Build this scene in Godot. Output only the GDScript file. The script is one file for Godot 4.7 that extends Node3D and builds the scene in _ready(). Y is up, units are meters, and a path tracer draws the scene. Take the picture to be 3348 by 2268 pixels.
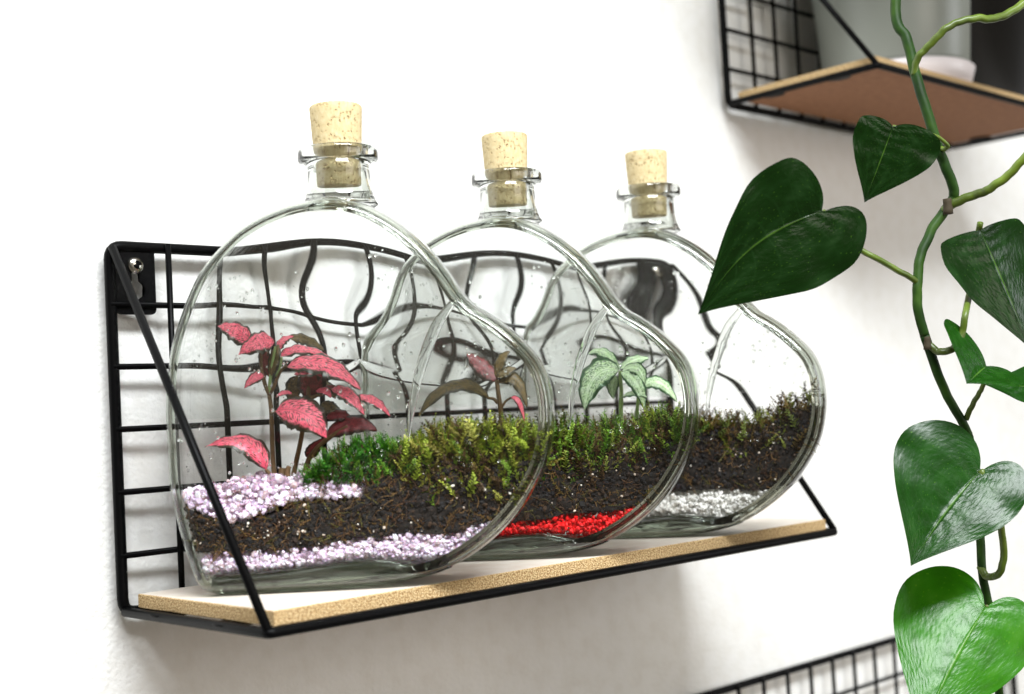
extends Node3D
# A wire wall shelf with three corked heart bottles, each a small garden; a trailing vine hangs in front, two more shelves of the same kind are on the wall.

const MM := 0.001
const BOARD_TOP := 0.0078
const SHELF_DEPTH := 0.111
const SHELF_HEIGHT := 0.155
const WALL_Z := -0.007

var rng := RandomNumberGenerator.new()
var wob := FastNoiseLite.new()
var mats := {}
var outer_line := PackedVector2Array()   # outline of the glass heart, millimetres
var cavity_line := PackedVector2Array()  # outline of the hollow inside it
var spine_line := PackedVector2Array()   # where the rings of the two faces run together

const OUTER_HALF := 23.2
const OUTER_ROUND := 6.5
const OUTER_POWER := 2.8
const INNER_HALF := 20.0
const INNER_ROUND := 5.0
const INNER_POWER := 2.3


func _ready() -> void:
	rng.seed = 20240611
	wob.seed = 5
	wob.noise_type = FastNoiseLite.TYPE_SIMPLEX_SMOOTH
	wob.frequency = 1.0
	wob.fractal_type = FastNoiseLite.FRACTAL_NONE
	build_camera()
	build_light()
	make_materials()
	build_wall()
	build_shelves()
	build_bottles()
	build_upper_pots()
	build_vine()


# ------------------------------------------------------------------ camera, light

func build_camera() -> void:
	var cam := Camera3D.new()
	cam.name = "camera"
	cam.transform = Transform3D(Basis(Vector3(0.72731, -0.05470, 0.68412), Vector3(0.00425, 0.99716, 0.07521), -Vector3(0.68629, 0.05180, -0.72548)), Vector3(-0.26021, 0.07365, 0.52065))
	var lens := CameraAttributesPhysical.new()
	lens.frustum_focal_length = 66.49
	lens.frustum_focus_distance = 0.58
	lens.frustum_near = 0.02
	lens.frustum_far = 20.0
	lens.exposure_aperture = 11.0
	cam.attributes = lens
	add_child(cam)
	cam.fov = 29.49
	cam.current = true


func area_lamp(called: String, at: Vector3, aim: Vector3, size: Vector2, energy: float, tone: Color) -> void:
	var l := AreaLight3D.new()
	l.name = called
	l.area_size = size
	l.light_energy = energy
	l.light_color = tone
	l.area_range = 8.0
	l.area_attenuation = 2.0
	l.shadow_enabled = true
	add_child(l)
	l.look_at_from_position(at, aim, Vector3.UP)


func build_light() -> void:
	var env := Environment.new()
	env.background_mode = Environment.BG_COLOR
	env.background_color = Color(0.93, 0.88, 0.79)
	env.background_energy_multiplier = 0.06
	env.tonemap_mode = Environment.TONE_MAPPER_LINEAR
	env.tonemap_exposure = 3.8
	env.sdfgi_enabled = true
	env.ssao_enabled = true
	env.ssil_enabled = true
	var w := WorldEnvironment.new()
	w.name = "room_air"
	w.environment = env
	add_child(w)
	area_lamp("ceiling_lamp", Vector3(-0.25, 1.25, 1.12), Vector3(0.2, 0.05, 0.0), Vector2(1.2, 0.24), 1.55, Color(0.975, 0.99, 1.0))
	area_lamp("window_light", Vector3(0.2, 0.3, 1.95), Vector3(0.25, 0.1, 0.0), Vector2(0.9, 0.9), 0.27, Color(1.0, 0.965, 0.92))
	area_lamp("right_window", Vector3(1.6, 0.3, 1.35), Vector3(0.3, 0.08, 0.05), Vector2(0.6, 0.9), 0.2, Color(0.97, 0.985, 1.0))


# ------------------------------------------------------------------ materials

func noise_map(kind: int, freq: float, octaves: int, stops: Array, colors: Array, n_seed := 1, as_normal := false, size := 512, stretch := 1) -> NoiseTexture2D:
	var n := FastNoiseLite.new()
	n.noise_type = kind
	n.frequency = freq
	n.seed = n_seed
	n.fractal_octaves = octaves
	var t := NoiseTexture2D.new()
	t.width = size
	t.height = size * stretch
	t.seamless = true
	t.noise = n
	t.as_normal_map = as_normal
	if not stops.is_empty():
		var g := Gradient.new()
		g.offsets = PackedFloat32Array(stops)
		g.colors = PackedColorArray(colors)
		t.color_ramp = g
	return t


func basic(key: String, color: Color, rough := 0.6, metal := 0.0) -> StandardMaterial3D:
	var m := StandardMaterial3D.new()
	m.resource_name = key
	m.albedo_color = color
	m.roughness = rough
	m.metallic = metal
	mats[key] = m
	return m


func triplanar(m: StandardMaterial3D, s: Vector3, in_world := false) -> void:
	m.uv1_triplanar = true
	m.uv1_world_triplanar = in_world
	m.uv1_scale = s


func make_materials() -> void:
	var m := basic("plaster", Color(1, 1, 1), 0.85)
	m.albedo_texture = noise_map(FastNoiseLite.TYPE_SIMPLEX_SMOOTH, 0.006, 4, [0.0, 0.5, 1.0], [Color(0.885, 0.88, 0.865), Color(0.905, 0.905, 0.895), Color(0.915, 0.915, 0.91)], 3)
	m.heightmap_enabled = true
	m.heightmap_texture = noise_map(FastNoiseLite.TYPE_SIMPLEX_SMOOTH, 0.03, 4, [], [], 8)
	m.heightmap_scale = 0.026
	triplanar(m, Vector3(17, 17, 17), true)

	m = basic("black_steel", Color(0.022, 0.022, 0.026), 0.4)
	m.metallic_specular = 0.2
	m.heightmap_enabled = true
	m.heightmap_texture = noise_map(FastNoiseLite.TYPE_SIMPLEX, 0.08, 2, [], [], 18, false, 256)
	m.heightmap_scale = 0.004
	triplanar(m, Vector3(60, 60, 60))
	m = basic("zinc", Color(0.75, 0.74, 0.71), 0.22, 1.0)

	m = basic("board_face", Color(1, 1, 1), 0.5)
	m.albedo_texture = noise_map(FastNoiseLite.TYPE_SIMPLEX_SMOOTH, 0.012, 4, [0.0, 1.0], [Color(0.90, 0.85, 0.79), Color(0.94, 0.91, 0.87)], 21)
	triplanar(m, Vector3(14, 14, 14))
	m = basic("board_edge", Color(1, 1, 1), 0.85)
	m.albedo_texture = noise_map(FastNoiseLite.TYPE_SIMPLEX, 0.11, 3, [0.0, 0.36, 0.5, 0.68, 1.0], [Color(0.42, 0.31, 0.18), Color(0.66, 0.53, 0.35), Color(0.75, 0.63, 0.45), Color(0.81, 0.71, 0.53), Color(0.92, 0.85, 0.70)], 23)
	m.heightmap_enabled = true
	m.heightmap_texture = noise_map(FastNoiseLite.TYPE_SIMPLEX, 0.11, 3, [], [], 23)
	m.heightmap_scale = 0.03
	triplanar(m, Vector3(15, 15, 15))
	m = basic("board_under", Color(1, 1, 1), 0.8)
	m.albedo_texture = noise_map(FastNoiseLite.TYPE_SIMPLEX_SMOOTH, 0.02, 4, [0.0, 1.0], [Color(0.54, 0.36, 0.24), Color(0.64, 0.45, 0.31)], 25)
	triplanar(m, Vector3(14, 14, 14))

	m = basic("cork", Color(1, 1, 1), 0.85)
	m.albedo_texture = noise_map(FastNoiseLite.TYPE_SIMPLEX, 0.035, 4, [0.0, 0.15, 0.20, 0.25, 0.6, 1.0], [Color(0.34, 0.23, 0.13), Color(0.52, 0.39, 0.24), Color(0.74, 0.64, 0.46), Color(0.79, 0.71, 0.53), Color(0.82, 0.75, 0.58), Color(0.87, 0.81, 0.66)], 31)
	m.heightmap_enabled = true
	m.heightmap_texture = noise_map(FastNoiseLite.TYPE_SIMPLEX, 0.035, 4, [0.0, 0.17, 0.28, 1.0], [Color.BLACK, Color(0.3, 0.3, 0.3), Color(0.9, 0.9, 0.9), Color.WHITE], 31)
	m.heightmap_scale = 0.06
	triplanar(m, Vector3(24, 13, 24))

	m = basic("glass", Color(0.985, 0.995, 0.988, 0.0), 0.0)
	m.refraction_enabled = true
	m.refraction_scale = 0.05
	m.transparency = BaseMaterial3D.TRANSPARENCY_ALPHA

	m = basic("neck_glass", Color(0.92, 0.93, 0.915, 0.0), 0.0)
	m.refraction_enabled = true
	m.refraction_scale = 0.05
	m.transparency = BaseMaterial3D.TRANSPARENCY_ALPHA
	m = basic("edge_glass", Color(0.76, 0.79, 0.745, 0.0), 0.0)  # tint deepened to stand in for the dark room refracted in the edges
	m.refraction_enabled = true
	m.refraction_scale = 0.05
	m.transparency = BaseMaterial3D.TRANSPARENCY_ALPHA
	m = basic("pane", Color(1, 1, 1, 0.0), 0.0)
	m.metallic_specular = 0.34
	m.transparency = BaseMaterial3D.TRANSPARENCY_ALPHA

	m = basic("grains", Color(1, 1, 1), 0.55)
	m.vertex_color_use_as_albedo = true
	m.metallic_specular = 0.5
	m = basic("crystal", Color(1, 1, 1), 0.16)
	m.vertex_color_use_as_albedo = true
	m.subsurf_scatter_enabled = true
	m.subsurf_scatter_strength = 0.25
	m = basic("clear_chip", Color(0.96, 0.88, 0.94, 0.15), 0.06)
	m.refraction_enabled = true
	m.refraction_scale = 0.05
	m.transparency = BaseMaterial3D.TRANSPARENCY_ALPHA
	m = basic("crumbs", Color(1, 1, 1), 0.8)
	m.vertex_color_use_as_albedo = true
	m = basic("moss", Color(1, 1, 1), 0.6)
	m.vertex_color_use_as_albedo = true
	m.cull_mode = BaseMaterial3D.CULL_DISABLED
	m.backlight_enabled = true
	m.backlight = Color(0.35, 0.4, 0.2)
	m = basic("earth", Color(1, 1, 1), 0.9)
	m.albedo_texture = noise_map(FastNoiseLite.TYPE_SIMPLEX, 0.05, 4, [0.0, 0.4, 0.6, 1.0], [Color(0.04, 0.035, 0.035), Color(0.075, 0.06, 0.055), Color(0.12, 0.09, 0.065), Color(0.20, 0.14, 0.09)], 41)
	triplanar(m, Vector3(30, 30, 30))

	m = basic("pink_leaf", Color(1, 1, 1), 0.42)
	m.albedo_texture = nerve_leaf_map(Color(0.99, 0.48, 0.56), Color(0.93, 0.33, 0.44), Color(0.15, 0.13, 0.06), 71, false)
	leaf_skin(m)
	m = basic("maroon_leaf", Color(1, 1, 1), 0.5)
	m.albedo_texture = nerve_leaf_map(Color(0.52, 0.17, 0.19), Color(0.40, 0.13, 0.14), Color(0.16, 0.10, 0.05), 72, false)
	leaf_skin(m)
	m = basic("olive_leaf", Color(1, 1, 1), 0.5)
	m.albedo_texture = nerve_leaf_map(Color(0.40, 0.33, 0.13), Color(0.31, 0.24, 0.10), Color(0.14, 0.13, 0.05), 73, false)
	leaf_skin(m)
	m = basic("green_leaf", Color(1, 1, 1), 0.45)
	m.albedo_texture = nerve_leaf_map(Color(0.94, 0.99, 0.88), Color(0.83, 0.94, 0.72), Color(0.12, 0.30, 0.15), 74, true)
	leaf_skin(m)
	m = basic("twig", Color(0.36, 0.27, 0.15), 0.7)
	m = basic("pale_stalk", Color(0.50, 0.60, 0.35), 0.6)

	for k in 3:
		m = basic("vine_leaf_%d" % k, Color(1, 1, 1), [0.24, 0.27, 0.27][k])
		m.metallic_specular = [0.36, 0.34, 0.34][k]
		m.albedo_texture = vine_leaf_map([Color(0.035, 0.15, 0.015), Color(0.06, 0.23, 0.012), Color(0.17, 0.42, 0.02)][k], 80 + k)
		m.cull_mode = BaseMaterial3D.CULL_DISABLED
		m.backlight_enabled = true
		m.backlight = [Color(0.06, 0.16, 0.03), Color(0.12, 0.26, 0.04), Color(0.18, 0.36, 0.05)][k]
		m.heightmap_enabled = true
		m.heightmap_texture = vein_relief()
		m.heightmap_scale = 0.05
	m = basic("vine_stem", Color(1, 1, 1), 0.5)
	m.metallic_specular = 0.28
	m.albedo_texture = noise_map(FastNoiseLite.TYPE_SIMPLEX_SMOOTH, 0.015, 3, [0.0, 0.5, 1.0], [Color(0.07, 0.15, 0.05), Color(0.13, 0.24, 0.07), Color(0.24, 0.36, 0.09)], 91, false, 256)
	triplanar(m, Vector3(14, 14, 14))
	m = basic("petiole", Color(1, 1, 1), 0.4)
	m.albedo_texture = noise_map(FastNoiseLite.TYPE_SIMPLEX_SMOOTH, 0.015, 3, [0.0, 0.5, 1.0], [Color(0.20, 0.24, 0.06), Color(0.30, 0.38, 0.10), Color(0.42, 0.50, 0.14)], 92, false, 256)
	triplanar(m, Vector3(14, 14, 14))
	m = basic("dry_node", Color(0.20, 0.16, 0.08), 0.8)
	m = basic("pot_shaded", Color(0.55, 0.57, 0.545), 0.35)  # shade on the pot put into a darker body colour
	m = basic("pot_lit_band", Color(0.93, 0.90, 0.91), 0.35)  # light reflected onto the lower pot, painted as a pale tone
	m = basic("pot_dark", Color(0.06, 0.06, 0.065), 0.4)


func leaf_skin(m: StandardMaterial3D) -> void:
	m.cull_mode = BaseMaterial3D.CULL_DISABLED
	m.backlight_enabled = true
	m.backlight = Color(0.25, 0.25, 0.25)


func nerve_leaf_map(body: Color, body2: Color, dark: Color, n_seed: int, netted: bool) -> ImageTexture:
	# u runs from stalk to tip, v across; 0.5 is the midrib
	var wd := 256
	var ht := 128
	var im := Image.create(wd, ht, false, Image.FORMAT_RGB8)
	var n := FastNoiseLite.new()
	n.seed = n_seed
	n.frequency = 1.0
	var cell := FastNoiseLite.new()
	cell.seed = n_seed + 9
	cell.noise_type = FastNoiseLite.TYPE_CELLULAR
	cell.cellular_return_type = FastNoiseLite.RETURN_DISTANCE2_SUB
	cell.frequency = 1.0
	for y in ht:
		for x in wd:
			var u := float(x) / wd
			var v := absf(float(y) / ht - 0.5) * 2.0
			var lateral := u - v * 0.30
			var c := body.lerp(body2, clampf(0.5 + n.get_noise_2d(u * 5.0, v * 3.0), 0.0, 1.0))
			var d := 0.0
			if netted:
				d = smoothstep(-0.02, 0.22, n.get_noise_2d(lateral * 34.0, v * 8.0 + signf(y - ht * 0.5) * 30.0)) * smoothstep(0.04, 0.2, v) * 0.8
			else:
				var streak := n.get_noise_2d(lateral * 21.0, v * 4.5 + signf(y - ht * 0.5) * 30.0)
				d = smoothstep(0.10, 0.26, streak) * smoothstep(0.02, 0.2, v) * 0.85
			var rim := smoothstep(0.62, 0.80, v + 0.12 * n.get_noise_2d(u * 24.0, y * 0.1) + 0.8 * maxf(0.0, u - 0.9))
			d = maxf(d, rim)
			d = maxf(d, (1.0 - smoothstep(0.0, 0.05, v)) * 0.3)
			im.set_pixel(x, y, c.lerp(dark, clampf(d, 0.0, 1.0)))
	return ImageTexture.create_from_image(im)


func vine_leaf_map(body: Color, n_seed: int) -> ImageTexture:
	var im := Image.create(256, 256, false, Image.FORMAT_RGB8)
	var n := FastNoiseLite.new()
	n.seed = n_seed
	n.frequency = 1.0
	n.fractal_octaves = 3
	for y in 256:
		for x in 256:
			var u := x / 256.0
			var v := absf(y / 256.0 - 0.5) * 2.0
			var c := body
			var blot := n.get_noise_2d(u * 5.0, y / 256.0 * 5.0)
			c = c.lerp(body.lightened(0.18), clampf(blot * 0.5, 0.0, 1.0))
			c = c.lerp(body.darkened(0.25), clampf(-blot * 0.7, 0.0, 1.0))
			c = c.lerp(Color(0.42, 0.55, 0.20), (1.0 - smoothstep(0.0, 0.035 * (1.1 - u), v)) * 0.6)
			var vein := absf(fposmod(u * 9.0 - v * 2.4, 1.0) - 0.5)
			c = c.lerp(body.lightened(0.22), (1.0 - smoothstep(0.0, 0.06, vein)) * 0.22 * (1.0 - v))
			if n.get_noise_2d(u * 60.0 + 9.0, y / 4.0) > 0.62:
				c = c.lerp(Color(0.55, 0.68, 0.18), 0.45)
			im.set_pixel(x, y, c)
	return ImageTexture.create_from_image(im)


func vein_relief() -> ImageTexture:
	if mats.has("_veins"):
		return mats["_veins"]
	var im := Image.create(256, 256, false, Image.FORMAT_RGB8)
	var n := FastNoiseLite.new()
	n.seed = 4
	n.frequency = 1.0
	for y in 256:
		for x in 256:
			var u := x / 256.0
			var v := absf(y / 256.0 - 0.5) * 2.0
			var bulge := 0.5 + 0.5 * cos((u * 9.0 - v * 2.4) * TAU)
			var h := 0.55 + 0.30 * bulge * (1.0 - v * 0.6) * (1.0 - u * 0.5) + 0.12 * n.get_noise_2d(u * 22.0, y / 256.0 * 22.0)
			h -= 0.35 * (1.0 - smoothstep(0.0, 0.05, v))
			im.set_pixel(x, y, Color(h, h, h))
	mats["_veins"] = ImageTexture.create_from_image(im)
	return mats["_veins"]


# ------------------------------------------------------------------ building blocks

func numbered(parent: Node, called: String) -> String:
	if not parent.has_node(called):
		return called
	var k := 1
	while parent.has_node("%s_%03d" % [called, k]):
		k += 1
	return "%s_%03d" % [called, k]


func tag(o: Node, label: String, category: String, group := "", kind := "") -> Node:
	if label:
		o.set_meta("label", label)
	if category:
		o.set_meta("category", category)
	if group:
		o.set_meta("group", group)
	if kind:
		o.set_meta("kind", kind)
	return o


func thing(called: String, label: String, category: String, at := Transform3D(), group := "") -> Node3D:
	var o := Node3D.new()
	o.name = numbered(self, called)
	add_child(o)
	o.transform = at
	tag(o, label, category, group)
	return o


func put(called: String, mesh: Mesh, material: String, parent: Node = self) -> MeshInstance3D:
	var o := MeshInstance3D.new()
	o.name = numbered(parent, called)
	o.mesh = mesh
	if material:
		o.material_override = mats[material]
	parent.add_child(o)
	return o


func many(called: String, mesh: Mesh, material: String, places: Array, colors: Array, parent: Node = self) -> MultiMeshInstance3D:
	var mm := MultiMesh.new()
	mm.transform_format = MultiMesh.TRANSFORM_3D
	mm.use_colors = true
	mm.mesh = mesh
	mm.instance_count = places.size()
	for i in places.size():
		mm.set_instance_transform(i, places[i])
		mm.set_instance_color(i, colors[i])
	var o := MultiMeshInstance3D.new()
	o.name = numbered(parent, called)
	o.multimesh = mm
	o.material_override = mats[material]
	o.set_meta("kind", "stuff")
	parent.add_child(o)
	return o


func tri(st: SurfaceTool, a: Vector3, b: Vector3, c: Vector3) -> void:
	if (b - a).cross(c - a).length_squared() < 1e-20:
		return
	st.add_vertex(a)
	st.add_vertex(b)
	st.add_vertex(c)


func sheet(st: SurfaceTool, rows: Array, closed := false, flip := false) -> void:
	# rows of points joined into a smooth surface
	var cols: int = rows[0].size()
	for r in rows.size() - 1:
		for c in (cols if closed else cols - 1):
			var d := (c + 1) % cols
			var p: Vector3 = rows[r][c]
			var q: Vector3 = rows[r][d]
			var s: Vector3 = rows[r + 1][d]
			var t: Vector3 = rows[r + 1][c]
			if flip:
				tri(st, p, s, q)
				tri(st, p, t, s)
			else:
				tri(st, p, q, s)
				tri(st, p, s, t)


func tool() -> SurfaceTool:
	var st := SurfaceTool.new()
	st.begin(Mesh.PRIMITIVE_TRIANGLES)
	st.set_smooth_group(0)
	return st


func done(st: SurfaceTool) -> ArrayMesh:
	st.index()
	st.generate_normals()
	return st.commit()


func smooth_path(pts: Array, steps := 6, closed := false) -> Array:
	var out := []
	var n := pts.size()
	for i in (n if closed else n - 1):
		var a: Vector3 = pts[(i - 1 + n) % n] if closed or i > 0 else pts[0] * 2.0 - pts[1]
		var b: Vector3 = pts[i]
		var c: Vector3 = pts[(i + 1) % n]
		var d: Vector3 = pts[(i + 2) % n] if closed or i + 2 < n else pts[n - 1] * 2.0 - pts[n - 2]
		for k in steps:
			out.append(b.cubic_interpolate(c, a, d, float(k) / steps))
	if not closed:
		out.append(pts[n - 1])
	return out


func tube(st: SurfaceTool, pts: Array, r0: float, r1 := -1.0, sides := 10, closed := false) -> void:
	if r1 < 0.0:
		r1 = r0
	var n := pts.size()
	var up := Vector3.UP
	var rows := []
	var t0: Vector3 = (pts[1] - pts[0]).normalized()
	if absf(t0.dot(up)) > 0.9:
		up = Vector3.RIGHT
	var side := t0.cross(up).normalized()
	for i in n:
		var t: Vector3
		if closed:
			t = (pts[(i + 1) % n] - pts[(i - 1 + n) % n]).normalized()
		else:
			t = (pts[mini(i + 1, n - 1)] - pts[maxi(i - 1, 0)]).normalized()
		side = (side - t * side.dot(t)).normalized()
		var other := t.cross(side)
		var r := lerpf(r0, r1, float(i) / (n - 1))
		var ring := []
		for k in sides:
			var a := TAU * k / sides
			ring.append(pts[i] + (side * cos(a) + other * sin(a)) * r)
		rows.append(ring)
	if closed:
		rows.append(rows[0])
	else:
		var cap0 := []
		var cap1 := []
		for k in sides:
			cap0.append(pts[0])
			cap1.append(pts[n - 1])
		rows.push_front(cap0)
		rows.append(cap1)
	sheet(st, rows, true, true)


func rod(a: Vector3, b: Vector3, r: float, sides := 10) -> ArrayMesh:
	var st := tool()
	tube(st, [a, b], r, r, sides)
	return done(st)


func wire(pts: Array, r: float, closed := false, bend := 0.005) -> ArrayMesh:
	# bent steel wire with rounded corners
	var out := []
	var n := pts.size()
	for i in n:
		var p: Vector3 = pts[i]
		if not closed and (i == 0 or i == n - 1):
			out.append(p)
			continue
		var a: Vector3 = pts[(i - 1 + n) % n]
		var b: Vector3 = pts[(i + 1) % n]
		var from := p + (a - p).normalized() * bend
		var to := p + (b - p).normalized() * bend
		for k in 6:
			var t := k / 5.0
			out.append(from.lerp(p, t).lerp(p.lerp(to, t), t))
	var st := tool()
	tube(st, out, r, r, 12, closed)
	return done(st)


func lathe(st: SurfaceTool, prof: Array, sides := 48, closed_loop := false, centre := Vector3.ZERO) -> void:
	# prof: Vector2(radius, height) from below to above on the outside
	var rows := []
	for p in prof:
		var ring := []
		for k in sides:
			var a := TAU * k / sides
			ring.append(centre + Vector3(cos(a) * p.x, p.y, sin(a) * p.x))
		rows.append(ring)
	if closed_loop:
		rows.append(rows[0])
	sheet(st, rows, true, false)


func smooth_prof(p: Array, steps := 5, closed := false) -> Array:
	var v := []
	for q in p:
		v.append(Vector3(q.x, q.y, 0))
	var out := []
	for q in smooth_path(v, steps, closed):
		out.append(Vector2(q.x, q.y))
	return out


func slab(st: SurfaceTool, outline: PackedVector2Array, z0: float, z1: float) -> void:
	# flat plate of any outline, thickness along z
	var f := Geometry2D.triangulate_polygon(outline)
	st.set_smooth_group(-1)
	for i in range(0, f.size(), 3):
		var a := outline[f[i]]
		var b := outline[f[i + 1]]
		var c := outline[f[i + 2]]
		if (b - a).cross(c - a) > 0:
			var t := b
			b = c
			c = t
		tri(st, Vector3(a.x, a.y, z1), Vector3(b.x, b.y, z1), Vector3(c.x, c.y, z1))
		tri(st, Vector3(a.x, a.y, z0), Vector3(c.x, c.y, z0), Vector3(b.x, b.y, z0))
	var ccw := not Geometry2D.is_polygon_clockwise(outline)
	for i in outline.size():
		var a := outline[i]
		var b := outline[(i + 1) % outline.size()]
		if not ccw:
			var t := a
			a = b
			b = t
		tri(st, Vector3(a.x, a.y, z0), Vector3(b.x, b.y, z1), Vector3(b.x, b.y, z0))
		tri(st, Vector3(a.x, a.y, z0), Vector3(a.x, a.y, z1), Vector3(b.x, b.y, z1))


func chamfer_box(lo: Vector3, hi: Vector3, c: float) -> Array:
	# rings from below to above of a box with bevelled edges
	var rows := []
	for s in [[0.0, c], [c, 0.0]]:
		rows.append([lo.y + s[0], s[1]])
	rows.append([hi.y - c, 0.0])
	rows.append([hi.y, c])
	var out := []
	for r in rows:
		var k: float = r[1]
		var y: float = r[0]
		out.append([Vector3(lo.x + k, y, lo.z + k), Vector3(hi.x - k, y, lo.z + k), Vector3(hi.x - k, y, hi.z - k), Vector3(lo.x + k, y, hi.z - k)])
	return out


# ------------------------------------------------------------------ wall and shelves

func build_wall() -> void:
	var b := BoxMesh.new()
	b.size = Vector3(6.0, 4.0, 0.05)
	var o := put("wall", b, "plaster")
	o.position = Vector3(1.2, 0.1, WALL_Z - 0.025)
	tag(o, "white plastered wall behind the wire shelves", "wall", "", "structure")


func board(parent: Node, w: float, sx := 0.0) -> void:
	var lo := Vector3(0.0042, 0.0020, 0.0055)
	var hi := Vector3(w - 0.0042, BOARD_TOP, SHELF_DEPTH - 0.0030)
	var rings := chamfer_box(lo, hi, 0.0004)
	var st := tool()
	st.set_smooth_group(-1)
	sheet(st, [rings[0], rings[1], rings[2], rings[3]], true, false)
	var m := done(st)
	st = tool()
	st.set_smooth_group(-1)
	var q: Array = rings[3]
	tri(st, q[0], q[1], q[2])
	tri(st, q[0], q[2], q[3])
	st.index()
	st.generate_normals()
	m = st.commit(m)
	st = tool()
	st.set_smooth_group(-1)
	q = rings[0]
	tri(st, q[0], q[2], q[1])
	tri(st, q[0], q[3], q[2])
	st.index()
	st.generate_normals()
	m = st.commit(m)
	m.surface_set_material(0, mats["board_edge"])
	m.surface_set_material(1, mats["board_face"])
	m.surface_set_material(2, mats["board_under"])
	put("board", m, "", parent)


func plate_mesh() -> ArrayMesh:
	# hanging plate with a keyhole, lower left corner at the origin
	var w := 0.0185
	var h := 0.0285
	var p := PackedVector2Array()
	var cx := w * 0.5
	var r := 0.0025
	for k in 5:
		var a := PI + k * PI / 8
		p.append(Vector2(r + cos(a) * r, r + sin(a) * r))
	p.append(Vector2(cx - 0.00002, 0.0))
	# keyhole reached by a hairline from below
	p.append(Vector2(cx - 0.00002, 0.0064))
	var kr := 0.0042
	var ky := 0.0064 + kr
	for k in range(1, 10):
		var a := -PI / 2 - k * (PI - 0.45) / 9.0
		p.append(Vector2(cx + cos(a) * kr, ky + sin(a) * kr))
	p.append(Vector2(cx - 0.0018, 0.0205))
	p.append(Vector2(cx - 0.001, 0.0222))
	p.append(Vector2(cx + 0.001, 0.0222))
	p.append(Vector2(cx + 0.0018, 0.0205))
	for k in range(0, 9):
		var a := -PI / 2 - (PI + 0.45) - k * (PI - 0.45) / 9.0
		p.append(Vector2(cx + cos(a) * kr, ky + sin(a) * kr))
	p.append(Vector2(cx + 0.00002, 0.0064))
	p.append(Vector2(cx + 0.00002, 0.0))
	for k in 5:
		var a := -PI / 2 + k * PI / 8
		p.append(Vector2(w - r + cos(a) * r, r + sin(a) * r))
	p.append(Vector2(w, h))
	p.append(Vector2(0, h))
	var st := tool()
	slab(st, p, 0.0, 0.0012)
	return done(st)


func screw_mesh() -> ArrayMesh:
	var st := tool()
	lathe(st, [Vector2(0.0, -0.004), Vector2(0.0016, -0.004), Vector2(0.0016, 0.0), Vector2(0.0038, 0.0), Vector2(0.0038, 0.0005), Vector2(0.0034, 0.0013), Vector2(0.0026, 0.0019), Vector2(0.0014, 0.0023), Vector2(0.0, 0.0024)], 20)
	return done(st)


func cross_mesh() -> ArrayMesh:
	var st := tool()
	var p := PackedVector2Array()
	var a := 0.0019
	var b := 0.0005
	for q in [[a, -b], [a, b], [b, b], [b, a], [-b, a], [-b, b], [-a, b], [-a, -b], [-b, -b], [-b, -a], [b, -a], [b, -b]]:
		p.append(Vector2(q[0], q[1]).rotated(0.25))
	slab(st, p, 0.0, 0.0006)
	return done(st)


func make_shelf(called: String, label: String, at: Vector3, w: float, first := 0.0265) -> Node3D:
	var s := thing(called, label, "wire shelf", Transform3D(Basis(), at), "black wire shelves on the wall")
	var h := SHELF_HEIGHT
	var d := SHELF_DEPTH
	put("back_frame", wire([Vector3(0, 0, 0), Vector3(w, 0, 0), Vector3(w, h, 0), Vector3(0, h, 0)], 0.0024, true, 0.006), "black_steel", s)
	var steps := int(round(w / 0.0265))
	var gap := w / steps
	for k in range(1, steps):
		put("upright_wire", rod(Vector3(gap * k, -0.001, 0.0033), Vector3(gap * k, h + 0.0015, 0.0033), 0.00135), "black_steel", s)
	for k in 5:
		var y := h - 0.0252 - k * 0.0265
		put("level_wire", rod(Vector3(-0.001, y, 0.0012), Vector3(w + 0.001, y, 0.0012), 0.00135), "black_steel", s)
	put("base_frame", wire([Vector3(0, 0.0006, 0.0022), Vector3(0, 0.0006, d), Vector3(w, 0.0006, d), Vector3(w, 0.0006, 0.0022)], 0.0021, false, 0.0022), "black_steel", s)
	for x in [0.0, w]:
		put("diagonal_brace", rod(Vector3(x, h - 0.001, 0.003), Vector3(x, 0.0015, d - 0.0005), 0.0018, 12), "black_steel", s)
	board(s, w)
	var pm := plate_mesh()
	var sm := screw_mesh()
	var cm := cross_mesh()
	for x in [0.0022, w - 0.0022 - 0.0185]:
		var p := put("mounting_plate", pm, "black_steel", s)
		p.position = Vector3(x, h - 0.0293, -0.0006)
		var c := put("screw_head", sm, "zinc", p)
		c.position = Vector3(0.0092, 0.0212, 0.0012)
		c.rotation.x = PI / 2
		var g := put("screw_recess", cm, "black_steel", p)
		g.position = Vector3(0.0092, 0.0212, 0.0031)
	for x in [0.0, w]:
		for z in [0.030, 0.079]:
			var st := tool()
			lathe(st, [Vector2(0, 0), Vector2(0.0085, 0), Vector2(0.0088, 0.0003), Vector2(0.0088, 0.0008), Vector2(0, 0.0008)], 24)
			var t := put("board_tab", done(st), "black_steel", s)
			t.position = Vector3(x + (0.006 if x == 0.0 else -0.006), 0.0008, z)
	return s


func build_shelves() -> void:
	make_shelf("wire_shelf", "black wire wall shelf with a wooden board carrying the three heart bottles", Vector3.ZERO, 0.3625)
	make_shelf("wire_shelf", "blurred black wire shelf high on the wall, its brown underside showing", Vector3(0.4403, 0.270, 0), 0.2915)
	make_shelf("wire_shelf", "blurred black wire shelf low on the wall, only its top rail and grid showing", Vector3(0.3555, -0.2588, 0), 0.4185)


# ------------------------------------------------------------------ bottles

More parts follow.
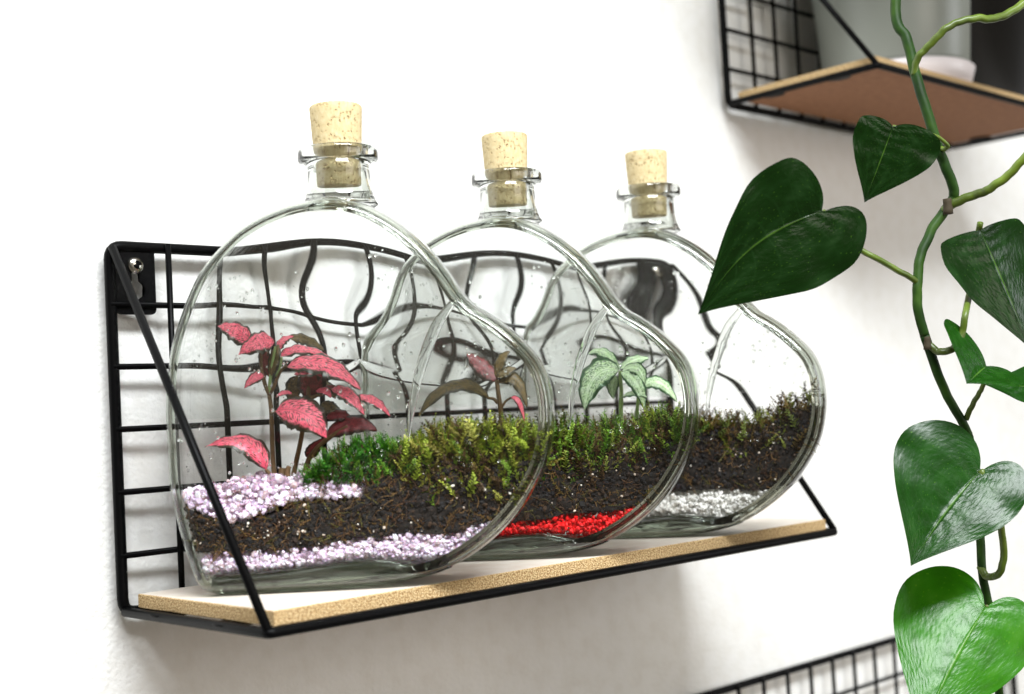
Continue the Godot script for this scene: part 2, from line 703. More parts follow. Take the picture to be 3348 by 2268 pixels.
func build_outline() -> void:
	var pts := [
		[-52, 0.0], [-38.8, 0], [-11, 0], [12.5, 0.6], [27, 2.4], [37.3, 5], [45.5, 8.5], [53.9, 13.5], [63, 20.5], [70.9, 29], [77.4, 38.5], [81.6, 47], [84.1, 56.5], [85.2, 66.4],
		[84.3, 77.8], [80.9, 87.7], [74.4, 96], [67.4, 103], [61.0, 108.0], [55.6, 111.6], [50.8, 117.0], [45.6, 125.6], [37.5, 136.6], [29.3, 145.0], [21, 151.2], [13, 155.6], [4, 158.3], [-5, 159], [-15, 158],
		[-23, 156], [-31, 153], [-39.3, 148.5], [-45.3, 143.7], [-52.3, 137], [-58.4, 129], [-64.3, 117], [-69.5, 103], [-72, 90], [-73.5, 76], [-73.5, 63], [-73, 44], [-70.7, 30.5], [-66.8, 15], [-62.5, 3.6], [-58.5, 0.6]]
	var keys := [0, 4, 8, 12, 15, 18, 19, 21, 24, 30, 36, 39, 41, 43, 44]
	var spots := [[-44, 16], [0, 50], [25, 56], [34, 62], [34, 66], [20, 72], [10, 76], [0, 88], [-8, 95], [-12, 95], [-14, 88], [-16, 72], [-30, 42], [-46, 17], [-45, 16]]
	var n := pts.size()
	for i in n:
		var g := []
		for k in [-1, 0, 1, 2]:
			var q: Array = pts[(i + k + n) % n]
			g.append(Vector2(q[0], q[1]))
		var f := 0
		while f + 1 < keys.size() and keys[f + 1] <= i:
			f += 1
		for k in 5:
			var t := k / 5.0
			outer_line.append(g[1].cubic_interpolate(g[2], g[0], g[3], t))
			var i0: float = keys[f]
			var i1: float = keys[f + 1] if f + 1 < keys.size() else n
			var s0: Array = spots[f]
			var s1: Array = spots[(f + 1) % spots.size()]
			var s := (i + t - i0) / (i1 - i0)
			spine_line.append(Vector2(lerpf(s0[0], s1[0], s), lerpf(s0[1], s1[1], s)))
	for i in outer_line.size():
		var p := outer_line[i]
		var dir := (spine_line[i] - p).normalized()
		var nrm := (outer_line[(i + 1) % outer_line.size()] - outer_line[i - 1]).normalized()
		nrm = Vector2(-nrm.y, nrm.x)
		var wall := 3.2
		var c := p + dir * wall / maxf(0.55, dir.dot(nrm))
		if c.y < 30.0:
			c.y = maxf(c.y, floor_height(c.x))
		cavity_line.append(c)


func floor_height(u: float) -> float:
	return 7.2 + 2.8 * exp(-pow((u - 6.0) / 24.0, 2.0))


func half_width(d: float, half: float, round_: float, power: float) -> float:
	var c := clampf(1.0 - d / round_, 0.0, 1.0)
	return half * pow(maxf(0.0, 1.0 - pow(c, power)), 1.0 / power)


func groove(u: float, y: float) -> float:
	# the crease that runs down from the notch of the heart
	var a := Vector2(50, 116)
	var b := Vector2(24, 62)
	var p := Vector2(u, y)
	var t := clampf((p - a).dot(b - a) / (b - a).length_squared(), 0.0, 1.0)
	var d := p.distance_to(a.lerp(b, t))
	return exp(-pow(d / lerpf(6.0, 4.5, t), 2.0)) * (1.0 - t) * (1.0 - 0.45 * t)


func heart_rings(line: PackedVector2Array, half: float, round_: float, power: float, dome: float, crease: float, ripple: float, n_seed: float) -> Array:
	var rows := []
	var plan := []
	for k in range(0, 13):
		var a := PI / 2 * k / 12.0
		plan.append([0, round_ * (1.0 - pow(cos(a), 2.0 / power)), pow(sin(a), 2.0 / power)])
	for f in [0.10, 0.2, 0.3, 0.4, 0.5, 0.6, 0.7, 0.8, 0.9, 1.0]:
		plan.append([1, f, 1.0])
	for sgn in [1.0, -1.0]:
		var half_rows := []
		for q in plan:
			var ring := []
			for i in line.size():
				var m := spine_line[i]
				var to := m - line[i]
				var len := to.length()
				var s: float = minf(q[1], len * 0.8) if q[0] == 0 else minf(round_, len * 0.8) + (len - minf(round_, len * 0.8)) * float(q[1])
				var p := line[i] + to / maxf(len, 0.001) * s
				var rise := clampf((s - round_ * 0.6) / 34.0, 0.0, 1.0)
				var w: float = half * float(q[2]) + dome * sin(rise * PI / 2)
				var flat := clampf(s / round_, 0.0, 1.0)
				w -= crease * groove(p.x, p.y) * flat
				w += ripple * flat * flat * (wob.get_noise_3d(p.x * 0.020, p.y * 0.024, n_seed + sgn * 7.0) + 0.16 * wob.get_noise_3d(p.x * 0.055, p.y * 0.05, n_seed + sgn * 13.0))
				ring.append(Vector3(p.x, p.y, w * sgn) * MM)
			half_rows.append(ring)
		if sgn > 0:
			half_rows.reverse()
			rows = half_rows
		else:
			half_rows.pop_front()
			rows.append_array(half_rows)
	return rows


func shell_mesh(inner: bool) -> ArrayMesh:
	var st := tool()
	if inner:
		sheet(st, heart_rings(cavity_line, INNER_HALF, INNER_ROUND, INNER_POWER, 1.2, 3.2, 0.6, 40.0), true, false)
	else:
		sheet(st, heart_rings(outer_line, OUTER_HALF, OUTER_ROUND, OUTER_POWER, 1.2, 3.4, 0.25, 3.0), true, true)
	return done(st)


func solid(rows: Array, closed_cols := true) -> ArrayMesh:
	# closed surface turned so that it faces outwards
	var volume := 0.0
	for r in rows.size() - 1:
		for c in rows[r].size():
			var d: int = (c + 1) % rows[r].size()
			volume += rows[r][c].dot(rows[r][d].cross(rows[r + 1][d])) + rows[r][c].dot(rows[r + 1][d].cross(rows[r + 1][c]))
	var st := tool()
	sheet(st, rows, closed_cols, volume > 0.0)
	return done(st)


func capped(rows: Array) -> Array:
	for end in [0, rows.size() - 1]:
		var mid := Vector3.ZERO
		for p in rows[end]:
			mid += p
		mid /= rows[end].size()
		var cap := []
		for p in rows[end]:
			cap.append(mid)
		if end == 0:
			rows.push_front(cap)
		else:
			rows.append(cap)
	return rows


func edge_mesh(side: float) -> ArrayMesh:
	# the thick glass where a face turns into the side wall: outer rounding outside, inner rounding inside, thinning out at both ends
	var n := outer_line.size()
	var outs := []
	var ins := []
	var steps := 14
	for k in steps + 1:
		var f := float(k) / steps
		var a := deg_to_rad(lerpf(20.0, 90.0, f))
		var so := OUTER_ROUND * (1.0 - pow(cos(a), 2.0 / OUTER_POWER)) + 0.05
		var wo := OUTER_HALF * pow(sin(a), 2.0 / OUTER_POWER) - 0.08
		var si := INNER_ROUND * (1.0 - pow(cos(a), 2.0 / INNER_POWER)) - 0.05
		var wi := INNER_HALF * pow(sin(a), 2.0 / INNER_POWER) + 0.08
		var body := pow(sin(PI * f), 0.7)
		var ro := []
		var ri := []
		for i in n:
			var to := (spine_line[i] - outer_line[i]).normalized()
			var p := outer_line[i] + to * so
			var q := cavity_line[i] + to * si
			ro.append(Vector3(p.x, p.y, wo * side) * MM)
			var mixed := Vector3(p.x, p.y, wo).lerp(Vector3(q.x, q.y, wi), lerpf(0.06, 0.94 if side > 0.0 else 0.4, body))
			mixed.z *= side
			ri.append(mixed * MM)
		outs.append(ro)
		ins.append(ri)
	ins.reverse()
	var rows := outs + ins
	rows.append(rows[0])
	return solid(rows)


func base_mesh() -> ArrayMesh:
	# thick glass floor
	var rows := []
	for j in 61:
		var u := lerpf(-55.5, 40.0, j / 60.0)
		var lo := line_low(outer_line, u) + 0.12
		var hi := maxf(lerpf(line_low(cavity_line, u) - 0.12, lo + 0.3, smoothstep(10.0, 40.0, u)), lo + 0.3)
		var ring := []
		for k in 9:
			var y := lerpf(lo, hi, k / 8.0)
			ring.append(Vector3(u, y, half_width(y - lo + 0.9, INNER_HALF + 0.4, OUTER_ROUND, OUTER_POWER)) * MM)
		for k in range(8, -1, -1):
			var p: Vector3 = ring[k]
			ring.append(Vector3(p.x, p.y, -p.z))
		rows.append(ring)
	return solid(capped(rows))


func line_low(line: PackedVector2Array, u: float) -> float:
	var best := 1e9
	for i in line.size():
		var a := line[i]
		var b := line[(i + 1) % line.size()]
		if (a.x <= u) != (b.x <= u):
			best = minf(best, lerpf(a.y, b.y, (u - a.x) / (b.x - a.x)))
	return best


func swell_mesh(thick: float, n_seed: float) -> ArrayMesh:
	# uneven thickness of the pressed front face above the moss, which bends what is seen through it; it thins out to nothing at its border
	var centre := Vector2(8, 92)
	var reach := []
	var nk := 120
	for k in nk:
		var dir := Vector2.from_angle(TAU * k / nk)
		var best := 200.0
		for i in cavity_line.size():
			var hit = Geometry2D.segment_intersects_segment(centre, centre + dir * 200.0, cavity_line[i], cavity_line[(i + 1) % cavity_line.size()])
			if hit != null:
				best = minf(best, centre.distance_to(hit) - 3.5)
		if dir.y < -0.05:
			best = minf(best, (centre.y - 71.0) / -dir.y)
		reach.append(best)
	var front := []
	var back := []
	for r in 41:
		var rho := r / 40.0
		var fr := []
		var br := []
		for k in nk:
			var p: Vector2 = centre + Vector2.from_angle(TAU * k / nk) * reach[k] * rho
			var w := INNER_HALF + 1.2
			var fade := smoothstep(0.0, 42.0, float(reach[k]) * (1.0 - rho))
			var h := thick * fade * lerpf(0.05, 1.0, smoothstep(74.0, 112.0, p.y)) * maxf(0.05, 1.0 + 1.1 * wob.get_noise_3d(p.x * 0.019, p.y * 0.021, n_seed))
			fr.append(Vector3(p.x, p.y, w + 0.6) * MM)
			br.append(Vector3(p.x, p.y, w + 0.6 - h) * MM)
		front.append(fr)
		back.append(br)
	var st := tool()
	sheet(st, front, true, false)
	st.set_smooth_group(1)
	sheet(st, back, true, true)
	return done(st)


func crease_mesh(side: float) -> ArrayMesh:
	# rib of thicker glass running down from the notch
	var pts := [Vector2(47, 113), Vector2(40, 104), Vector2(35, 93), Vector2(31, 82), Vector2(28, 70), Vector2(26, 58)]
	var line := []
	for p in pts:
		line.append(Vector3(p.x, p.y, 0))
	line = smooth_path(line, 5)
	var rows := []
	for i in line.size():
		var t := float(i) / (line.size() - 1)
		var c: Vector3 = line[i]
		var wide := lerpf(2.8, 1.3, t) * sqrt(sin(PI * clampf(t * 0.9 + 0.08, 0.0, 1.0)))
		var deep := lerpf(0.9, 0.3, pow(t, 0.6))
		var w := (INNER_HALF + 0.8 - 2.6 * groove(c.x, c.y)) * side
		var ring := []
		for k in 14:
			var a := TAU * k / 14
			ring.append(Vector3(c.x + cos(a) * wide, c.y + cos(a) * wide * -0.3, w + sin(a) * deep) * MM)
		rows.append(ring)
	return solid(capped(rows))


func loop_lathe(prof: Array, sides := 64) -> ArrayMesh:
	var p := []
	for q in smooth_prof(prof, 4, true):
		p.append(q * MM)
	p.append(p[0])
	var rows := []
	for q in p:
		var ring := []
		for k in sides:
			var a := TAU * k / sides
			ring.append(Vector3(cos(a) * q.x, q.y, sin(a) * q.x))
		rows.append(ring)
	return solid(rows)


func neck_mesh() -> ArrayMesh:
	return loop_lathe([Vector2(12.4, 157.2), Vector2(15.8, 157.2), Vector2(15.2, 158.8), Vector2(14.2, 161.5), Vector2(13.4, 166), Vector2(13.1, 171), Vector2(13.2, 174.0), Vector2(14.0, 175.1), Vector2(15.8, 175.5), Vector2(16.7, 176.4), Vector2(16.9, 178.2), Vector2(16.7, 180.2), Vector2(15.9, 181.1), Vector2(13.0, 181.5), Vector2(11.0, 181.2), Vector2(10.45, 180.0), Vector2(10.5, 176), Vector2(11.2, 170), Vector2(12.0, 163)])


func cork_mesh() -> ArrayMesh:
	var st := tool()
	var p := []
	for q in [Vector2(0, 164.6), Vector2(8.4, 164.6), Vector2(8.9, 164.9), Vector2(9.15, 165.6), Vector2(9.5, 172), Vector2(9.95, 179), Vector2(10.5, 188), Vector2(11.05, 198.4), Vector2(10.95, 199.1), Vector2(10.5, 199.5), Vector2(0, 199.5)]:
		p.append(q * MM)
	var fine := []
	for i in p.size() - 1:
		for k in 5:
			fine.append(p[i].lerp(p[i + 1], k / 5.0))
	fine.append(p[p.size() - 1])
	lathe(st, fine, 40)
	return done(st)


func bottle_frame(x: float, z: float, yaw: float) -> Transform3D:
	var u := Vector3(cos(yaw), 0, sin(yaw))
	var w := Vector3(-sin(yaw), 0, cos(yaw))
	return Transform3D(Basis(u, Vector3.UP, w), Vector3(x, BOARD_TOP + 0.0001, z))


func build_bottles() -> void:
	build_outline()
	var places := [[0.0673, 0.0745, 0.7946], [0.1700, 0.0685, 0.9425], [0.2675, 0.0732, 1.0472]]
	var frames := []
	for p in places:
		frames.append(bottle_frame(p[0], p[1], p[2]))
	var says := ["clear heart shaped glass bottle with pink gravel and a pink leaved plant, nearest", "clear heart shaped glass bottle with red gravel and a pale green plant, middle one", "clear heart shaped glass bottle with white gravel, only soil and moss, farthest right"]
	var corks := ["cork stopper in the pink gravel bottle, the largest and highest in the photo", "cork stopper in the red gravel bottle, between the two others", "cork stopper in the white gravel bottle, beside the big vine leaf"]
	var b0 := thing("heart_bottle", says[0], "bottle", frames[0], "heart bottles on the shelf")
	var shell := put("glass_body", shell_mesh(false), "pane", b0)
	put("inner_wall", shell_mesh(true), "pane", shell)
	put("front_edge", edge_mesh(1.0), "edge_glass", b0)
	put("glass_floor", base_mesh(), "edge_glass", b0)
	put("face_swell", swell_mesh(3.4, 3.0), "glass", shell)
	put("crease", crease_mesh(1.0), "glass", b0)
	put("neck", neck_mesh(), "neck_glass", b0)
	var drops := []
	var whites := []
	while drops.size() < 480:
		var p := Vector2(rng.randf_range(-68, 80), rng.randf_range(45, 152))
		var d := inset(p)
		if d < 3.0 or wob.get_noise_2d(p.x * 0.03, p.y * 0.03) < -0.2 + 0.5 * (p.y - 45.0) / 105.0:
			continue
		var r := lerpf(0.14, 0.8, pow(rng.randf(), 3.5)) * MM
		drops.append(Transform3D(Basis().scaled(Vector3(r, r * rng.randf_range(0.9, 1.4), r * 0.6)), Vector3(p.x, p.y, half_width(d, INNER_HALF, INNER_ROUND, INNER_POWER) + 0.5) * MM))
		whites.append(Color.WHITE)
	var ball := SphereMesh.new()
	ball.radius = 1.0
	ball.height = 2.0
	ball.radial_segments = 10
	ball.rings = 6
	many("condensation", ball, "glass", drops, whites, shell)
	for i in [1, 2]:
		var b := b0.duplicate()
		b.name = numbered(self, "heart_bottle")
		add_child(b)
		b.transform = frames[i]
		b.set_meta("label", says[i])
	var cm := cork_mesh()
	for i in 3:
		var o := put("cork_stopper", cm, "cork")
		o.transform = frames[i].rotated_local(Vector3.UP, 1.7 * i + 0.4).translated_local(Vector3(0, [0.0, -0.0002, 0.0003][i], 0))
		tag(o, corks[i], "cork", "corks in the bottles")
	garden_pink(frames[0])
	garden_red(frames[1])
	garden_white(frames[2])


# ------------------------------------------------------------------ what is inside them

func inset(p: Vector2) -> float:
	# distance from the wall of the hollow, millimetres; negative outside
	var best := 1e9
	var n := cavity_line.size()
	for i in range(0, n, 3):
		var q := Geometry2D.get_closest_point_to_segment(p, cavity_line[i], cavity_line[(i + 3) % n])
		best = minf(best, p.distance_squared_to(q))
	best = sqrt(best)
	return best if Geometry2D.is_point_in_polygon(p, cavity_line) else -best


func room(d: float, p := Vector2.ZERO) -> float:
	return half_width(d, INNER_HALF, INNER_ROUND, INNER_POWER) - 0.9


func curve(at: Array, u: float) -> float:
	if u <= at[0][0]:
		return at[0][1]
	for i in at.size() - 1:
		if u < at[i + 1][0]:
			return lerpf(at[i][1], at[i + 1][1], smoothstep(at[i][0], at[i + 1][0], u))
	return at[at.size() - 1][1]


func stone_mesh(n_seed: int, smooth := false) -> ArrayMesh:
	var r := RandomNumberGenerator.new()
	r.seed = n_seed
	var g := (1.0 + sqrt(5.0)) / 2.0
	var v := []
	for q in [[-1, g, 0], [1, g, 0], [-1, -g, 0], [1, -g, 0], [0, -1, g], [0, 1, g], [0, -1, -g], [0, 1, -g], [g, 0, -1], [g, 0, 1], [-g, 0, -1], [-g, 0, 1]]:
		v.append(Vector3(q[0], q[1], q[2]).normalized() * r.randf_range(0.75, 1.12))
	var st := tool()
	if not smooth:
		st.set_smooth_group(-1)
	for f in [[0, 11, 5], [0, 5, 1], [0, 1, 7], [0, 7, 10], [0, 10, 11], [1, 5, 9], [5, 11, 4], [11, 10, 2], [10, 7, 6], [7, 1, 8], [3, 9, 4], [3, 4, 2], [3, 2, 6], [3, 6, 8], [3, 8, 9], [4, 9, 5], [2, 4, 11], [6, 2, 10], [8, 6, 7], [9, 8, 1]]:
		tri(st, v[f[0]], v[f[2]], v[f[1]])
	return done(st)


func sprig_mesh(n_seed: int) -> ArrayMesh:
	# one moss shoot of unit height with little pointed leaves all round
	var r := RandomNumberGenerator.new()
	r.seed = n_seed
	var st := tool()
	st.set_smooth_group(-1)
	var lean := Vector3(r.randf_range(-0.35, 0.35), 0, r.randf_range(-0.35, 0.35))
	var at := func(t: float) -> Vector3: return Vector3(0, t, 0) + lean * t * t
	for k in 5:
		var a: Vector3 = at.call(k / 5.0)
		var b: Vector3 = at.call((k + 1) / 5.0)
		for s in [Vector3(0.018, 0, 0), Vector3(0, 0, 0.018)]:
			tri(st, a - s, a + s, b)
	for k in 26:
		var t := 0.08 + 0.92 * k / 26.0
		var p: Vector3 = at.call(t)
		var ang := k * 2.4 + r.randf() * 0.5
		var out := Vector3(cos(ang), 0.75 + r.randf() * 0.5, sin(ang)).normalized()
		var len := (0.26 - 0.15 * t) * r.randf_range(0.7, 1.25)
		var side := out.cross(Vector3.UP).normalized() * len * 0.26
		var mid := p + out * len * 0.45
		var tip := p + out * len + Vector3(0, -0.04, 0)
		tri(st, p, mid + side, mid - side)
		tri(st, mid - side, mid + side, tip)
	return done(st)


func fibre_mesh(n_seed: int) -> ArrayMesh:
	var r := RandomNumberGenerator.new()
	r.seed = n_seed
	var pts := []
	for k in 6:
		pts.append(Vector3(r.randf_range(-0.12, 0.12), k / 5.0 - 0.5, r.randf_range(-0.12, 0.12)))
	var st := tool()
	tube(st, smooth_path(pts, 3), 0.028, 0.012, 4)
	return done(st)


func spin() -> Basis:
	return Basis(Quaternion(Vector3(rng.randf_range(-1, 1), rng.randf_range(-1, 1), rng.randf_range(-1, 1)).normalized(), rng.randf() * TAU))


func tone(list: Array, vary := 0.15) -> Color:
	var c: Color = list[rng.randi() % list.size()]
	c = c.srgb_to_linear()
	var k := 1.0 + rng.randf_range(-vary, vary)
	return Color(c.r * k, c.g * k, c.b * k)


func scatter(layer: Dictionary, count: int, size: Vector2, depth: float, tones: Array, flatten := 0.75) -> Array:
	# pieces lying against the glass (within depth of it) in the layer; [places, colours]
	var places := []
	var colors := []
	var tries := 0
	while places.size() < count and tries < count * 14:
		tries += 1
		var u := rng.randf_range(layer.u0, layer.u1)
		var lo := curve(layer.low, u)
		var hi := curve(layer.top, u)
		if hi <= lo:
			continue
		var y := rng.randf_range(lo, hi)
		if layer.get("patchy", false) and wob.get_noise_3d(u * 0.09, y * 0.12, 55.0) < 0.05:
			continue
		var r := lerpf(size.x, size.y, pow(rng.randf(), 2.2))
		var d := inset(Vector2(u, y))
		if d < r * 0.85 + 0.3:
			continue
		var w := room(d) - r * 0.9
		if w < 0.0:
			continue
		w -= rng.randf() * minf(depth, w)
		if rng.randf() < layer.get("behind", 0.22):
			w = -room(d) + r + rng.randf() * depth
		if y > hi - 2.5:
			w = rng.randf_range(-room(d) + r, maxf(-room(d) + r, room(d) - r))
		places.append(Transform3D(spin().scaled_local(Vector3(1, rng.randf_range(flatten, 1.0), rng.randf_range(flatten, 1.35)) * r * MM), Vector3(u, y, w) * MM))
		colors.append(tone(tones))
	return [places, colors]


func heap(layer: Dictionary, gap: float, rough: float) -> ArrayMesh:
	# solid body of a layer, a little behind the glass
	var cols := 96
	var rws := 26
	var front := []
	var back := []
	var ok := PackedByteArray()
	ok.resize((cols + 1) * (rws + 1))
	for j in cols + 1:
		var u: float = lerpf(layer.u0, layer.u1, float(j) / cols)
		var f := []
		var b := []
		var lo: float = curve(layer.low, u)
		var hi := maxf(curve(layer.top, u), lo + 0.01)
		for k in rws + 1:
			var t := float(k) / rws
			var y := lerpf(lo, hi, t)
			var d := inset(Vector2(u, y)) - 0.4
			var w := room(d) - gap + rough * wob.get_noise_3d(u * 0.35, y * 0.35, 11.0) + rough * 0.6 * wob.get_noise_3d(u * 0.9, y * 0.9, 31.0)
			w *= sqrt(clampf((hi - y) / 3.0, 0.0, 1.0)) * sqrt(clampf((u - layer.u0) / 4.0, 0.0, 1.0)) * sqrt(clampf((layer.u1 - u) / 4.0, 0.0, 1.0))
			w = maxf(w, 0.0) if d > 0.0 else 0.0
			f.append(Vector3(u, y, w) * MM)
			b.append(Vector3(u, y, -w) * MM)
			ok[j * (rws + 1) + k] = 1 if d > -0.2 and w > 0.05 else 0
		front.append(f)
		back.append(b)
	var st := tool()
	for j in cols:
		for k in rws:
			if ok[j * (rws + 1) + k] + ok[j * (rws + 1) + k + 1] + ok[(j + 1) * (rws + 1) + k] + ok[(j + 1) * (rws + 1) + k + 1] < 3:
				continue
			sheet(st, [[front[j][k], front[j][k + 1]], [front[j + 1][k], front[j + 1][k + 1]]], false, false)
			sheet(st, [[back[j][k], back[j][k + 1]], [back[j + 1][k], back[j + 1][k + 1]]], false, true)
	return done(st)


func low_line() -> Array:
	# underside of the hollow as a height for every u
	var out := []
	for u in range(-68, 82, 2):
		var best := 1e9
		for i in cavity_line.size():
			var a := cavity_line[i]
			var b := cavity_line[(i + 1) % cavity_line.size()]
			if (a.x <= u) != (b.x <= u):
				best = minf(best, lerpf(a.y, b.y, (u - a.x) / (b.x - a.x)))
		if best < 1e8:
			out.append([float(u), best + 0.2])
	return out


func shift(at: Array, by: float) -> Array:
	var out := []
	for q in at:
		out.append([q[0], q[1] + by])
	return out


func gravel(called: String, label: String, f: Transform3D, layer: Dictionary, count: int, size: Vector2, tones: Array, material: String, depth := 4.0, chips := 0) -> void:
	var root := thing(called, label, "gravel", f)
	root.set_meta("kind", "stuff")
	var sizes := [size, Vector2(size.x * 0.8, size.y * 0.75)]
	for k in 2:
		var s := scatter(layer, count / 2, sizes[k], depth, tones, 0.5)
		many("grains", stone_mesh(101 + k), material, s[0], s[1], root)
	if chips > 0:
		var upper := {"u0": layer.u0, "u1": layer.u1, "low": shift(layer.top, -3.5), "top": shift(layer.top, 1.0), "behind": 0.0}
		var s := scatter(upper, chips, Vector2(1.6, 3.2), 1.5, tones, 0.5)
		many("large_chips", stone_mesh(140), "clear_chip", s[0], s[1], root)


func soil(label: String, f: Transform3D, layer: Dictionary, count: int, perlite: int, fibres: int) -> void:
	var root := thing("potting_soil", label, "soil", f)
	root.set_meta("kind", "stuff")
	put("earth", heap(layer, 1.6, 1.5), "earth", root).set_meta("kind", "stuff")
	var browns := [Color(0.075, 0.06, 0.055), Color(0.11, 0.08, 0.06), Color(0.055, 0.05, 0.055), Color(0.16, 0.105, 0.065), Color(0.09, 0.088, 0.105), Color(0.22, 0.15, 0.085), Color(0.045, 0.04, 0.04), Color(0.065, 0.06, 0.075)]
	var s := scatter(layer, count, Vector2(0.35, 1.9), 2.0, browns, 0.45)
	many("crumbs", stone_mesh(201), "crumbs", s[0], s[1], root)
	var flecked := layer.duplicate()
	flecked.patchy = true
	s = scatter(flecked, perlite, Vector2(0.18, 0.9), 0.3, [Color(0.93, 0.91, 0.86), Color(0.85, 0.80, 0.74), Color(0.74, 0.68, 0.62)])
	many("perlite", stone_mesh(202, true), "crumbs", s[0], s[1], root)
	var above := layer.duplicate()
	above.low = layer.top
	above.top = shift(layer.top, 22.0)
	above.behind = 0.1
	s = scatter(above, 90, Vector2(0.12, 0.5), 0.1, browns, 0.5)
	many("soil_specks", stone_mesh(203), "crumbs", s[0], s[1], root)
	s = scatter(layer, fibres, Vector2(0.5, 0.6), 0.8, [Color(0.40, 0.27, 0.13), Color(0.52, 0.39, 0.21), Color(0.28, 0.18, 0.09), Color(0.34, 0.31, 0.14), Color(0.22, 0.13, 0.07)])
	for i in s[0].size():
		var t: Transform3D = s[0][i]
		var len := lerpf(1.5, 11.0, pow(rng.randf(), 1.8)) * MM
		var b := Basis(Vector3(0, 0, 1), rng.randf() * TAU) * Basis(Vector3(1, 0, 0), rng.randf_range(-0.25, 0.25))
		s[0][i] = Transform3D(b.scaled_local(Vector3(4.5 * MM, len, 4.5 * MM)), t.origin)
	many("dead_moss", sprig_mesh(331), "moss", shreds(layer, 420)[0], shreds_tones, root)
	many("root_fibres", fibre_mesh(7), "crumbs", s[0], s[1], root)


var shreds_tones := []


func shreds(layer: Dictionary, count: int) -> Array:
	# dry moss and bark shreds mixed into the soil, most of them near its upper and lower border
	shreds_tones.clear()
	var dry := [Color(0.34, 0.23, 0.10), Color(0.44, 0.33, 0.15), Color(0.25, 0.16, 0.08), Color(0.38, 0.36, 0.14), Color(0.30, 0.19, 0.11), Color(0.50, 0.38, 0.20)]
	var places := []
	var tries := 0
	while places.size() < count and tries < count * 20:
		tries += 1
		var u := rng.randf_range(layer.u0, layer.u1)
		var lo := curve(layer.low, u)
		var hi := curve(layer.top, u)
		var t := rng.randf()
		var patch := wob.get_noise_3d(u * 0.05, t * 2.0, 77.0)
		if rng.randf() > 0.08 + 0.75 * pow(absf(t - 0.5) * 2.0, 3.0) + maxf(0.0, patch):
			continue
		var y := lerpf(lo + 1.0, hi, t)
		var d := inset(Vector2(u, y))
		if d < 2.0:
			continue
		var h := rng.randf_range(3.0, 8.0)
		places.append(Transform3D((Basis(Vector3(0, 0, 1), rng.randf() * TAU) * Basis(Vector3(1, 0, 0), rng.randf_range(-0.3, 0.3))).scaled_local(Vector3(h, h, h * 0.35) * MM), Vector3(u, y, room(d) - 0.9 - rng.randf() * 0.8) * MM))
		shreds_tones.append(tone(dry, 0.35))
	return [places]


func moss(label: String, f: Transform3D, layer: Dictionary, count: int, tall: Vector2, tones: Array, brown := 0.25) -> void:
	var root := thing("moss", label, "moss", f)
	root.set_meta("kind", "stuff")
	for v in 3:
		var places := []
		var colors := []
		var tries := 0
		while places.size() < count / 3 and tries < count * 6:
			tries += 1
			var u := rng.randf_range(layer.u0, layer.u1)
			var lo := curve(layer.low, u)
			var hi := curve(layer.top, u)
			var t := pow(rng.randf(), 0.72)
			var y := lerpf(lo, hi, t)
			var h := lerpf(tall.x, tall.y, pow(rng.randf(), 1.6))
			y -= h * 0.75
			var d := inset(Vector2(u, y + h * 0.3))
			if d < 1.2 or inset(Vector2(u, y + h)) < 1.0:
				continue
			var w := room(d) - 1.0
			w -= pow(rng.randf(), 2.4) * minf(w * 2.0, 26.0)
			var b := Basis(Vector3(0, 0, 1), rng.randfn(0.0, 0.42)) * Basis(Vector3(1, 0, 0), rng.randfn(-0.1, 0.3)) * Basis(Vector3.UP, rng.randf() * TAU)
			var wide := h * rng.randf_range(0.8, 1.25)
			places.append(Transform3D(b.scaled_local(Vector3(wide, h, wide) * MM), Vector3(u, y, w) * MM))
			colors.append(tone(tones if rng.randf() > brown + 0.22 * (1.0 - t) else [Color(0.33, 0.24, 0.12), Color(0.42, 0.34, 0.15), Color(0.26, 0.19, 0.10)], 0.3))
		many("moss_shoots", sprig_mesh(301 + v), "moss", places, colors, root)
	# tiny crumbs of green between the shoots
	var s := scatter({"u0": layer.u0, "u1": layer.u1, "low": shift(layer.low, -1.0), "top": shift(layer.top, -5.0)}, count, Vector2(0.4, 1.1), 6.0, [tones[0].darkened(0.4), tones[1].darkened(0.3), tones[2].darkened(0.4), Color(0.30, 0.22, 0.10)], 0.4)
	many("moss_tufts", stone_mesh(310), "crumbs", s[0], s[1], root)


